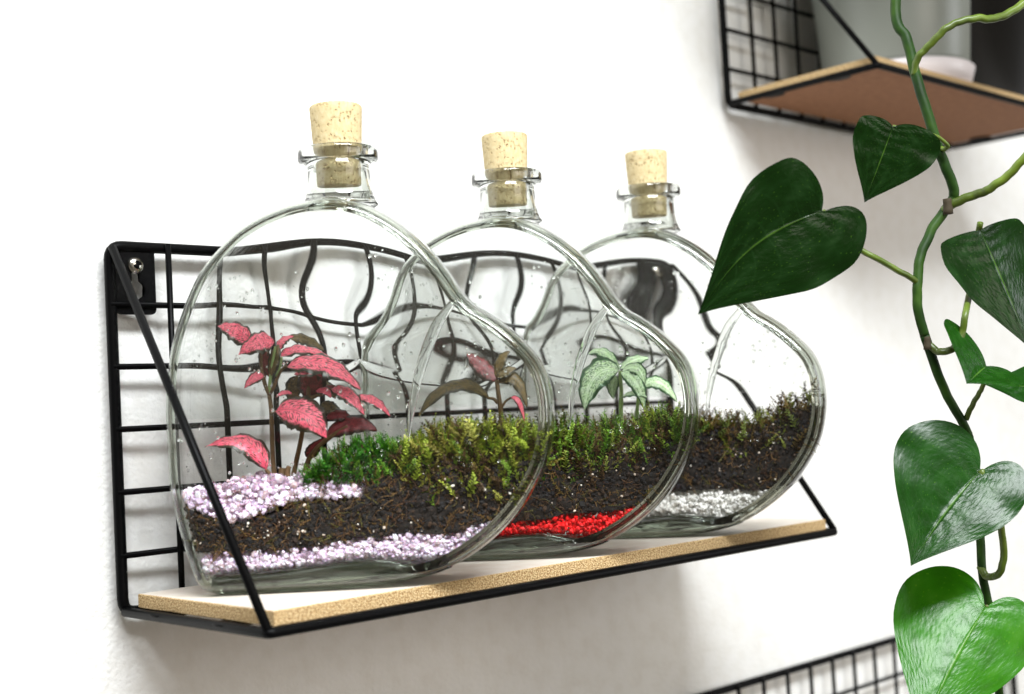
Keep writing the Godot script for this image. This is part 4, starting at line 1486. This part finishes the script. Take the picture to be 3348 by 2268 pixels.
func build_vine() -> void:
	var v := thing("trailing_vine", "trailing green vine with glossy heart shaped leaves hanging at the right", "vine plant")
	for s in [[[[545.0, 375.0, 62.0], [515.0, 425.0, 85.0], [450.0, 435.0, 125.0], [360.0, 390.0, 180.0], [290.0, 325.0, 228.0], [271.0, 249.9, 221.3], [269.6, 230.4, 226.3], [269.3, 211.7, 229.8], [269.5, 194.8, 233.9], [271.3, 178.2, 237.0], [275.8, 165.5, 239.1], [278.3, 158.8, 238.4], [276.1, 152.6, 234.5], [270.1, 144.0, 230.8], [263.2, 132.3, 228.7], [259.8, 121.6, 228.6], [259.0, 110.1, 228.3], [261.9, 98.6, 228.9]], 2.40, 2.10, "stem", "vine_stem"],
		[[[261.9, 98.6, 228.9], [267.2, 87.0, 229.2], [274.4, 73.3, 229.9], [281.0, 61.4, 232.7], [285.3, 53.4, 233.6]], 2.10, 1.90, "stem", "vine_stem"],
		[[[285.3, 53.4, 233.6], [288.4, 43.5, 233.3], [291.8, 27.6, 232.8], [292.3, 12.0, 232.2], [290.8, -1.5, 232.3], [290.1, -12.9, 233.4], [291.8, -23.7, 234.2], [296.7, -41.1, 232.5], [302.1, -67.5, 230.6]], 2.00, 1.80, "stem", "vine_stem"],
		[[[259.8, 121.6, 228.6], [247.3, 126.1, 227.3], [233.0, 130.9, 225.7], [226.9, 136.5, 220.4], [218.3, 143.8, 217.9], [206.1, 150.4, 218.5]], 1.35, 1.15, "petiole", "petiole"],
		[[[268.4, 213.7, 229.1], [267.6, 220.0, 231.4], [268.7, 223.7, 235.3], [271.1, 229.7, 241.8], [274.9, 233.5, 246.9], [282.3, 235.2, 252.8], [290.2, 235.6, 256.4], [299.1, 238.6, 259.9], [308.4, 245.1, 264.0], [317.8, 257.5, 268.7]], 1.50, 1.90, "petiole", "petiole"],
		[[[275.8, 153.0, 234.3], [277.2, 156.4, 241.1], [279.3, 158.1, 248.3], [280.7, 160.4, 254.9], [282.6, 165.1, 262.3], [284.5, 172.1, 269.7], [289.1, 182.4, 279.9]], 2.10, 1.70, "petiole", "petiole"],
		[[[263.0, 94.7, 229.7], [263.9, 91.4, 232.9], [265.7, 90.9, 237.1], [267.8, 93.9, 240.6], [269.5, 99.4, 242.6], [271.5, 107.9, 243.8], [294.9, 120.0, 234.6], [298.5, 135.8, 236.5], [292.9, 147.6, 242.4]], 1.60, 1.40, "petiole", "petiole"],
		[[[282.7, 61.2, 234.3], [281.1, 66.9, 238.3], [279.7, 71.6, 242.5], [277.8, 76.6, 246.2], [274.8, 82.8, 249.0]], 1.30, 0.90, "petiole", "petiole"],
		[[[290.5, -4.4, 231.8], [288.6, -8.0, 235.0], [287.9, -8.1, 239.4], [286.6, -4.3, 243.6], [284.6, 3.6, 246.2], [282.2, 13.4, 247.1], [277.6, 25.1, 247.5], [272.3, 39.4, 244.8]], 1.70, 1.40, "petiole", "petiole"],
		[[[271.0, 179.9, 236.9], [269.3, 178.7, 240.3], [267.8, 179.2, 242.8], [263.5, 181.5, 242.8], [255.7, 184.7, 239.5], [243.9, 187.6, 231.1]], 1.00, 0.80, "petiole", "petiole"],
		[[[291.8, -24.3, 234.2], [286.0, -22.2, 236.6], [280.0, -20.1, 238.8]], 1.00, 0.90, "petiole", "petiole"],
		[[[545.0, 375.0, 62.0], [559.1, 436.6, 87.2], [573.2, 458.2, 112.4]], 1.30, 1.00, "petiole", "petiole"],  # from here on, stalks of the added crown, out of view
		[[[545.0, 375.0, 62.0], [483.2, 406.5, 139.6], [421.4, 398.1, 217.3]], 1.30, 1.00, "petiole", "petiole"],
		[[[545.0, 375.0, 62.0], [552.9, 416.1, 79.4], [560.7, 417.3, 96.9]], 1.30, 1.00, "petiole", "petiole"],
		[[[545.0, 375.0, 62.0], [478.6, 434.8, 148.0], [412.3, 454.7, 234.0]], 1.30, 1.00, "petiole", "petiole"],
		[[[545.0, 375.0, 62.0], [504.8, 425.0, 41.0], [464.6, 434.9, 20.0]], 1.30, 1.00, "petiole", "petiole"],
		[[[545.0, 375.0, 62.0], [484.0, 435.9, 102.6], [423.0, 456.9, 143.2]], 1.30, 1.00, "petiole", "petiole"],
		[[[545.0, 375.0, 62.0], [476.7, 435.2, 94.7], [408.3, 455.4, 127.4]], 1.30, 1.00, "petiole", "petiole"],
		[[[545.0, 375.0, 62.0], [556.9, 425.3, 84.7], [568.7, 435.7, 107.3]], 1.30, 1.00, "petiole", "petiole"],
		[[[545.0, 375.0, 62.0], [503.5, 407.2, 51.1], [462.1, 399.3, 40.2]], 1.30, 1.00, "petiole", "petiole"],
		[[[545.0, 375.0, 62.0], [533.6, 436.1, 121.4], [522.2, 457.2, 180.7]], 1.30, 1.00, "petiole", "petiole"],
		[[[545.0, 375.0, 62.0], [521.6, 434.3, 87.7], [498.2, 453.6, 113.4]], 1.30, 1.00, "petiole", "petiole"],
		[[[545.0, 375.0, 62.0], [517.4, 413.1, 132.3], [489.8, 411.1, 202.5]], 1.30, 1.00, "petiole", "petiole"],
		[[[545.0, 375.0, 62.0], [458.9, 433.9, 101.2], [372.8, 452.7, 140.4]], 1.30, 1.00, "petiole", "petiole"],
		[[[545.0, 375.0, 62.0], [528.4, 414.7, 85.1], [511.8, 414.4, 108.3]], 1.30, 1.00, "petiole", "petiole"],
		[[[545.0, 375.0, 62.0], [524.1, 429.5, 116.2], [503.2, 444.1, 170.5]], 1.30, 1.00, "petiole", "petiole"],
		[[[545.0, 375.0, 62.0], [507.6, 426.3, 100.5], [470.2, 437.5, 138.9]], 1.30, 1.00, "petiole", "petiole"],
		[[[545.0, 375.0, 62.0], [562.0, 413.9, 125.4], [579.0, 412.8, 188.9]], 1.30, 1.00, "petiole", "petiole"],
		[[[545.0, 375.0, 62.0], [494.3, 423.1, 69.5], [443.6, 431.3, 77.0]], 1.30, 1.00, "petiole", "petiole"],
		[[[545.0, 375.0, 62.0], [551.4, 418.0, 115.0], [557.7, 421.1, 168.0]], 1.30, 1.00, "petiole", "petiole"],
		[[[545.0, 375.0, 62.0], [484.1, 422.4, 104.1], [423.2, 429.8, 146.2]], 1.30, 1.00, "petiole", "petiole"],
		[[[545.0, 375.0, 62.0], [538.4, 426.0, 111.6], [531.7, 437.0, 161.1]], 1.30, 1.00, "petiole", "petiole"],
		[[[545.0, 375.0, 62.0], [490.7, 427.7, 98.9], [436.4, 440.5, 135.8]], 1.30, 1.00, "petiole", "petiole"],
		[[[545.0, 375.0, 62.0], [513.7, 434.0, 133.7], [482.4, 453.0, 205.4]], 1.30, 1.00, "petiole", "petiole"],
		[[[545.0, 375.0, 62.0], [514.7, 410.7, 92.6], [484.4, 406.5, 123.2]], 1.30, 1.00, "petiole", "petiole"],
		[[[545.0, 375.0, 62.0], [495.5, 431.8, 132.2], [446.0, 448.6, 202.4]], 1.30, 1.00, "petiole", "petiole"],
		[[[545.0, 375.0, 62.0], [489.5, 423.6, 78.6], [433.9, 432.2, 95.3]], 1.30, 1.00, "petiole", "petiole"],
		[[[545.0, 375.0, 62.0], [573.7, 431.2, 62.0], [602.4, 447.5, 62.1]], 1.30, 1.00, "petiole", "petiole"],
		[[[545.0, 375.0, 62.0], [524.3, 429.6, 86.7], [503.7, 444.2, 111.4]], 1.30, 1.00, "petiole", "petiole"],
		[[[545.0, 375.0, 62.0], [526.0, 408.7, 164.9], [507.0, 402.4, 267.8]], 1.30, 1.00, "petiole", "petiole"],
		[[[545.0, 375.0, 62.0], [572.1, 431.3, 96.9], [599.3, 447.6, 131.9]], 1.30, 1.00, "petiole", "petiole"],
		[[[545.0, 375.0, 62.0], [476.0, 429.0, 142.3], [407.1, 443.0, 222.5]], 1.30, 1.00, "petiole", "petiole"],
		[[[545.0, 375.0, 62.0], [579.1, 426.0, 126.1], [613.1, 437.0, 190.2]], 1.30, 1.00, "petiole", "petiole"],
		[[[545.0, 375.0, 62.0], [532.1, 433.2, 56.5], [519.2, 451.5, 50.9]], 1.30, 1.00, "petiole", "petiole"],
		[[[545.0, 375.0, 62.0], [504.3, 418.0, 120.2], [463.5, 420.9, 178.5]], 1.30, 1.00, "petiole", "petiole"],
		[[[545.0, 375.0, 62.0], [486.0, 436.4, 60.9], [427.0, 457.8, 59.8]], 1.30, 1.00, "petiole", "petiole"],
		[[[545.0, 375.0, 62.0], [514.0, 425.4, 92.4], [482.9, 435.8, 122.9]], 1.30, 1.00, "petiole", "petiole"],
		[[[545.0, 375.0, 62.0], [533.5, 436.2, 96.0], [522.0, 457.4, 130.1]], 1.30, 1.00, "petiole", "petiole"],
		[[[545.0, 375.0, 62.0], [512.8, 405.0, 132.1], [480.6, 394.9, 202.3]], 1.30, 1.00, "petiole", "petiole"],
		[[[545.0, 375.0, 62.0], [522.0, 423.3, 83.2], [499.0, 431.7, 104.4]], 1.30, 1.00, "petiole", "petiole"],
		[[[545.0, 375.0, 62.0], [551.3, 433.4, 133.3], [557.7, 451.7, 204.7]], 1.30, 1.00, "petiole", "petiole"],
		[[[545.0, 375.0, 62.0], [540.9, 430.9, 54.6], [536.7, 446.9, 47.2]], 1.30, 1.00, "petiole", "petiole"],
		[[[545.0, 375.0, 62.0], [461.2, 426.2, 99.7], [377.3, 437.4, 137.3]], 1.30, 1.00, "petiole", "petiole"],
		[[[545.0, 375.0, 62.0], [568.9, 411.0, 137.3], [592.7, 406.9, 212.6]], 1.30, 1.00, "petiole", "petiole"],
		[[[545.0, 375.0, 62.0], [504.2, 430.2, 104.7], [463.4, 445.4, 147.4]], 1.30, 1.00, "petiole", "petiole"]]:
		var pts := []
		for q in s[0]:
			pts.append(Vector3(q[0], q[1], q[2]) * MM)
		var st := tool()
		var line := smooth_path(pts, 7)
		for i in line.size():
			var n := Vector3(wob.get_noise_2d(i * 0.23, 1.0), wob.get_noise_2d(i * 0.23, 9.0), 0) * 0.35 * MM
			line[i] += n if i > 0 and i < line.size() - 1 else Vector3.ZERO
		tube(st, line, s[1] * MM, s[2] * MM, 12)
		put(s[3], done(st), s[4], v)
	for q in [[274.6, 154.5, 237.2, 2.3], [261.9, 95.1, 229.9, 1.9]]:
		var st := tool()
		var c := Vector3(q[0], q[1], q[2]) * MM
		var r: float = q[3] * MM
		tube(st, [c + Vector3(0, -r * 1.5, 0), c + Vector3(0, -r * 0.7, 0), c + Vector3(r * 0.1, 0, 0), c + Vector3(0, r * 0.8, 0), c + Vector3(-r * 0.1, r * 1.5, 0)], r * 0.95, r * 0.8, 9)
		put("stem_node", done(st), "dry_node", v)
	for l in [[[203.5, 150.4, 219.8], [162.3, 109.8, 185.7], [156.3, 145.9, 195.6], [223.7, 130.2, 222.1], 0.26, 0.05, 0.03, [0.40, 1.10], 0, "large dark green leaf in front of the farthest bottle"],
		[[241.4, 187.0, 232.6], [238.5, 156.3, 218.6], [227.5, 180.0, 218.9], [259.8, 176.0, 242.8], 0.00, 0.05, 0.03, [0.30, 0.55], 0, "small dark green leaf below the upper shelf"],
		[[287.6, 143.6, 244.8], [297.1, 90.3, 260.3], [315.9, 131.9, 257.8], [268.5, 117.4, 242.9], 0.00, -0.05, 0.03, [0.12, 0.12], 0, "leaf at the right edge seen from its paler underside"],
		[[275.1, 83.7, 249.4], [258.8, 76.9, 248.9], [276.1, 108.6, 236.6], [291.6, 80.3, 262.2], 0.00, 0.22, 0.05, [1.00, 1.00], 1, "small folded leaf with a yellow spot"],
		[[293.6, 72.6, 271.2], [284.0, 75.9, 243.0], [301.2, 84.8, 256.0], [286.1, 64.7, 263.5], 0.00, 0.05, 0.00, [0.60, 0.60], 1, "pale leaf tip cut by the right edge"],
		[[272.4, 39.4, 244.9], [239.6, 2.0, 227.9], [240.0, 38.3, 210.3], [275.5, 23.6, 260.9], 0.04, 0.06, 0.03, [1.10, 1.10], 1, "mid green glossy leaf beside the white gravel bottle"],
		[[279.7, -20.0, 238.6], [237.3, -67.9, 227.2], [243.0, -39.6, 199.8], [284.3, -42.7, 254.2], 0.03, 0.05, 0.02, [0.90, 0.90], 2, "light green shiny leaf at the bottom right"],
		[[573.2, 458.2, 112.4], [633.6, 449.2, 89.6], [582.9, 462.2, 138.0], [563.5, 462.2, 86.8], 0.0, 0.06, 0.06, [1.0, 1.0], 1, ""],  # unlabelled leaves from here: unseen crown added to shade the upper shelf
		[[421.4, 398.1, 217.3], [381.5, 368.1, 256.6], [402.7, 402.1, 198.3], [440.2, 402.1, 236.3], 0.0, 0.06, 0.06, [1.0, 1.0], 1, ""],
		[[560.7, 417.3, 96.9], [615.3, 384.2, 58.2], [578.9, 421.3, 122.4], [542.6, 421.3, 71.3], 0.0, 0.06, 0.06, [1.0, 1.0], 1, ""],
		[[412.3, 454.7, 234.0], [368.5, 442.6, 280.8], [392.2, 458.7, 215.3], [432.3, 458.7, 252.7], 0.0, 0.06, 0.06, [1.0, 1.0], 1, ""],
		[[464.6, 434.9, 20.0], [424.2, 411.1, 61.2], [445.8, 438.9, 1.6], [483.3, 438.9, 38.4], 0.0, 0.06, 0.06, [1.0, 1.0], 1, ""],
		[[423.0, 456.9, 143.2], [369.5, 442.2, 145.4], [422.1, 460.9, 119.9], [424.0, 460.9, 166.5], 0.0, 0.06, 0.06, [1.0, 1.0], 1, ""],
		[[408.3, 455.4, 127.4], [356.0, 434.8, 120.1], [411.6, 459.4, 103.8], [405.1, 459.4, 150.9], 0.0, 0.06, 0.06, [1.0, 1.0], 1, ""],
		[[568.7, 435.7, 107.3], [616.1, 417.9, 84.7], [578.7, 439.7, 128.3], [558.7, 439.7, 86.3], 0.0, 0.06, 0.06, [1.0, 1.0], 1, ""],
		[[462.1, 399.3, 40.2], [424.6, 364.5, 69.8], [446.7, 403.3, 20.7], [477.4, 403.3, 59.7], 0.0, 0.06, 0.06, [1.0, 1.0], 1, ""],
		[[522.2, 457.2, 180.7], [547.2, 428.8, 226.7], [500.2, 461.2, 192.7], [544.1, 461.2, 168.7], 0.0, 0.06, 0.06, [1.0, 1.0], 1, ""],
		[[498.2, 453.6, 113.4], [493.7, 429.2, 47.4], [527.7, 457.6, 111.4], [468.6, 457.6, 115.5], 0.0, 0.06, 0.06, [1.0, 1.0], 1, ""],
		[[489.8, 411.1, 202.5], [481.3, 380.4, 254.3], [464.6, 415.1, 198.4], [514.9, 415.1, 206.7], 0.0, 0.06, 0.06, [1.0, 1.0], 1, ""],
		[[372.8, 452.7, 140.4], [317.6, 436.3, 140.6], [372.8, 456.7, 116.2], [372.9, 456.7, 164.7], 0.0, 0.06, 0.06, [1.0, 1.0], 1, ""],
		[[511.8, 414.4, 108.3], [534.2, 379.8, 48.1], [540.5, 418.4, 119.0], [483.1, 418.4, 97.6], 0.0, 0.06, 0.06, [1.0, 1.0], 1, ""],
		[[503.2, 444.1, 170.5], [508.6, 422.8, 221.9], [479.8, 448.1, 172.9], [526.6, 448.1, 168.0], 0.0, 0.06, 0.06, [1.0, 1.0], 1, ""],
		[[470.2, 437.5, 138.9], [406.7, 414.4, 136.7], [471.2, 441.5, 110.6], [469.2, 441.5, 167.3], 0.0, 0.06, 0.06, [1.0, 1.0], 1, ""],
		[[579.0, 412.8, 188.9], [625.9, 393.5, 217.8], [566.1, 416.8, 209.7], [591.9, 416.8, 168.0], 0.0, 0.06, 0.06, [1.0, 1.0], 1, ""],
		[[443.6, 431.3, 77.0], [406.8, 424.0, 36.0], [461.0, 435.3, 61.5], [426.2, 435.3, 92.6], 0.0, 0.06, 0.06, [1.0, 1.0], 1, ""],
		[[557.7, 421.1, 168.0], [617.0, 410.8, 196.8], [545.5, 425.1, 193.2], [570.0, 425.1, 142.8], 0.0, 0.06, 0.06, [1.0, 1.0], 1, ""],
		[[423.2, 429.8, 146.2], [367.1, 397.9, 150.8], [421.0, 433.8, 119.1], [425.4, 433.8, 173.3], 0.0, 0.06, 0.06, [1.0, 1.0], 1, ""],
		[[531.7, 437.0, 161.1], [587.2, 419.6, 198.0], [515.7, 441.0, 185.2], [547.8, 441.0, 137.0], 0.0, 0.06, 0.06, [1.0, 1.0], 1, ""],
		[[436.4, 440.5, 135.8], [380.4, 429.7, 132.2], [437.9, 444.5, 111.9], [434.8, 444.5, 159.8], 0.0, 0.06, 0.06, [1.0, 1.0], 1, ""],
		[[482.4, 453.0, 205.4], [466.1, 421.2, 266.1], [453.8, 457.0, 197.7], [511.0, 457.0, 213.1], 0.0, 0.06, 0.06, [1.0, 1.0], 1, ""],
		[[484.4, 406.5, 123.2], [437.9, 382.5, 73.1], [506.7, 410.5, 102.5], [462.1, 410.5, 143.9], 0.0, 0.06, 0.06, [1.0, 1.0], 1, ""],
		[[446.0, 448.6, 202.4], [402.5, 430.7, 252.5], [424.1, 452.6, 183.5], [467.8, 452.6, 221.3], 0.0, 0.06, 0.06, [1.0, 1.0], 1, ""],
		[[433.9, 432.2, 95.3], [392.6, 415.1, 67.2], [446.4, 436.2, 76.9], [421.5, 436.2, 113.6], 0.0, 0.06, 0.06, [1.0, 1.0], 1, ""],
		[[602.4, 447.5, 62.1], [652.9, 429.9, 23.6], [619.1, 451.5, 84.1], [585.6, 451.5, 40.1], 0.0, 0.06, 0.06, [1.0, 1.0], 1, ""],
		[[503.7, 444.2, 111.4], [513.0, 433.8, 39.2], [534.3, 448.2, 115.3], [473.1, 448.2, 107.4], 0.0, 0.06, 0.06, [1.0, 1.0], 1, ""],
		[[507.0, 402.4, 267.8], [510.6, 378.0, 334.1], [477.3, 406.4, 269.4], [536.6, 406.4, 266.1], 0.0, 0.06, 0.06, [1.0, 1.0], 1, ""],
		[[599.3, 447.6, 131.9], [665.0, 428.1, 126.5], [601.6, 451.6, 160.7], [596.9, 451.6, 103.1], 0.0, 0.06, 0.06, [1.0, 1.0], 1, ""],
		[[407.1, 443.0, 222.5], [357.1, 423.6, 266.9], [387.6, 447.0, 200.6], [426.5, 447.0, 244.4], 0.0, 0.06, 0.06, [1.0, 1.0], 1, ""],
		[[613.1, 437.0, 190.2], [671.6, 420.1, 216.2], [601.8, 441.0, 215.6], [624.4, 441.0, 164.8], 0.0, 0.06, 0.06, [1.0, 1.0], 1, ""],
		[[519.2, 451.5, 50.9], [531.0, 434.4, 12.0], [543.1, 455.5, 56.1], [495.4, 455.5, 45.8], 0.0, 0.06, 0.06, [1.0, 1.0], 1, ""],
		[[463.5, 420.9, 178.5], [418.9, 389.9, 225.5], [441.6, 424.9, 157.7], [485.4, 424.9, 199.2], 0.0, 0.06, 0.06, [1.0, 1.0], 1, ""],
		[[427.0, 457.8, 59.8], [394.7, 437.2, 24.4], [443.2, 461.8, 45.1], [410.8, 461.8, 74.6], 0.0, 0.06, 0.06, [1.0, 1.0], 1, ""],
		[[482.9, 435.8, 122.9], [445.3, 403.8, 85.1], [501.4, 439.8, 104.4], [464.4, 439.8, 141.3], 0.0, 0.06, 0.06, [1.0, 1.0], 1, ""],
		[[522.0, 457.4, 130.1], [585.7, 444.5, 101.4], [534.3, 461.4, 157.2], [509.8, 461.4, 102.9], 0.0, 0.06, 0.06, [1.0, 1.0], 1, ""],
		[[480.6, 394.9, 202.3], [460.2, 386.8, 267.5], [453.0, 398.9, 193.7], [508.1, 398.9, 210.9], 0.0, 0.06, 0.06, [1.0, 1.0], 1, ""],
		[[499.0, 431.7, 104.4], [497.2, 415.5, 33.9], [529.4, 435.7, 103.6], [468.6, 435.7, 105.2], 0.0, 0.06, 0.06, [1.0, 1.0], 1, ""],
		[[557.7, 451.7, 204.7], [599.3, 428.6, 251.4], [536.7, 455.7, 223.3], [578.6, 455.7, 186.0], 0.0, 0.06, 0.06, [1.0, 1.0], 1, ""],
		[[536.7, 446.9, 47.2], [589.4, 416.5, 87.2], [518.2, 450.9, 71.6], [555.2, 450.9, 22.9], 0.0, 0.06, 0.06, [1.0, 1.0], 1, ""],
		[[377.3, 437.4, 137.3], [310.5, 406.2, 135.8], [378.0, 441.4, 106.3], [376.6, 441.4, 168.3], 0.0, 0.06, 0.06, [1.0, 1.0], 1, ""],
		[[592.7, 406.9, 212.6], [631.7, 381.6, 243.1], [578.3, 410.9, 231.0], [607.1, 410.9, 194.2], 0.0, 0.06, 0.06, [1.0, 1.0], 1, ""],
		[[463.4, 445.4, 147.4], [404.6, 430.6, 159.2], [458.3, 449.4, 121.9], [468.5, 449.4, 172.8], 0.0, 0.06, 0.06, [1.0, 1.0], 1, ""]]:
		var p := []
		for k in 4:
			p.append(Vector3(l[k][0], l[k][1], l[k][2]) * MM)
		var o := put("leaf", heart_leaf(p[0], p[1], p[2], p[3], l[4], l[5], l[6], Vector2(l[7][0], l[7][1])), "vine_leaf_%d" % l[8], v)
		if l[9]:
			o.set_meta("label", l[9])


func heart_leaf(notch: Vector3, tip: Vector3, left: Vector3, right: Vector3, bow: float, fold: float, curl: float, lobes: Vector2) -> ArrayMesh:
	# left and right are the widest points of the two halves; bow bends the midrib sideways, fold lifts the halves, curl bends the tip down
	var axis := tip - notch
	var sl := left - notch
	var sr := right - notch
	sl -= axis * (sl.dot(axis) / axis.length_squared())
	sr -= axis * (sr.dot(axis) / axis.length_squared())
	var nrm := axis.cross(sl).normalized()
	if nrm.dot(Vector3(-0.26021, 0.07365, 0.52065) - notch) < 0.0:
		nrm = -nrm
	var len := axis.length()
	var shape := [Vector2(0.0, 0.015), Vector2(-0.075, 0.09), Vector2(-0.15, 0.23), Vector2(-0.185, 0.42), Vector2(-0.17, 0.62), Vector2(-0.10, 0.82), Vector2(0.02, 0.96), Vector2(0.16, 1.0), Vector2(0.32, 0.93), Vector2(0.48, 0.76), Vector2(0.62, 0.56), Vector2(0.75, 0.36), Vector2(0.86, 0.19), Vector2(0.94, 0.075), Vector2(1.0, 0.0)]
	var nc := 8
	var st := tool()
	for half in [0, 1]:
		var s: Vector3 = sl if half == 0 else sr
		var v3 := []
		for q in shape:
			v3.append(Vector3(q.x * (lobes[half] if q.x < 0.0 else 1.0), q.y, 0))
		var line := smooth_path(v3, 3)
		var n := line.size()
		var pts := []
		var uvs := []
		for i in n:
			var e: Vector3 = line[i]
			var t := pow(float(i) / (n - 1), 1.15)
			var row := []
			var uv := []
			for k in nc + 1:
				var c := float(k) / nc
				var a := lerpf(t, e.x, c)
				var b := e.y * c
				var bend := sin(PI * clampf(a, 0.0, 1.0)) * bow * (1.0 - 0.6 * c)
				var lift := fold * len * (1.2 * b - 0.75 * b * b) - curl * len * a * a + 0.012 * len * sin(a * 17.0 + half * 2.0) * b * b
				row.append(notch + axis * a + s * b + sl * bend + nrm * lift)
				uv.append(Vector2(clampf(t * 0.9 + 0.05, 0, 1), 0.5 + (0.5 if half == 0 else -0.5) * c))
			pts.append(row)
			uvs.append(uv)
		for i in n - 1:
			for k in nc:
				var order := [[0, 0], [0, 1], [1, 1], [0, 0], [1, 1], [1, 0]]
				if half == 1:
					order = [[0, 0], [1, 1], [0, 1], [0, 0], [1, 0], [1, 1]]
				for q in order:
					st.set_uv(uvs[i + q[0]][k + q[1]])
					st.add_vertex(pts[i + q[0]][k + q[1]])
	return done(st)
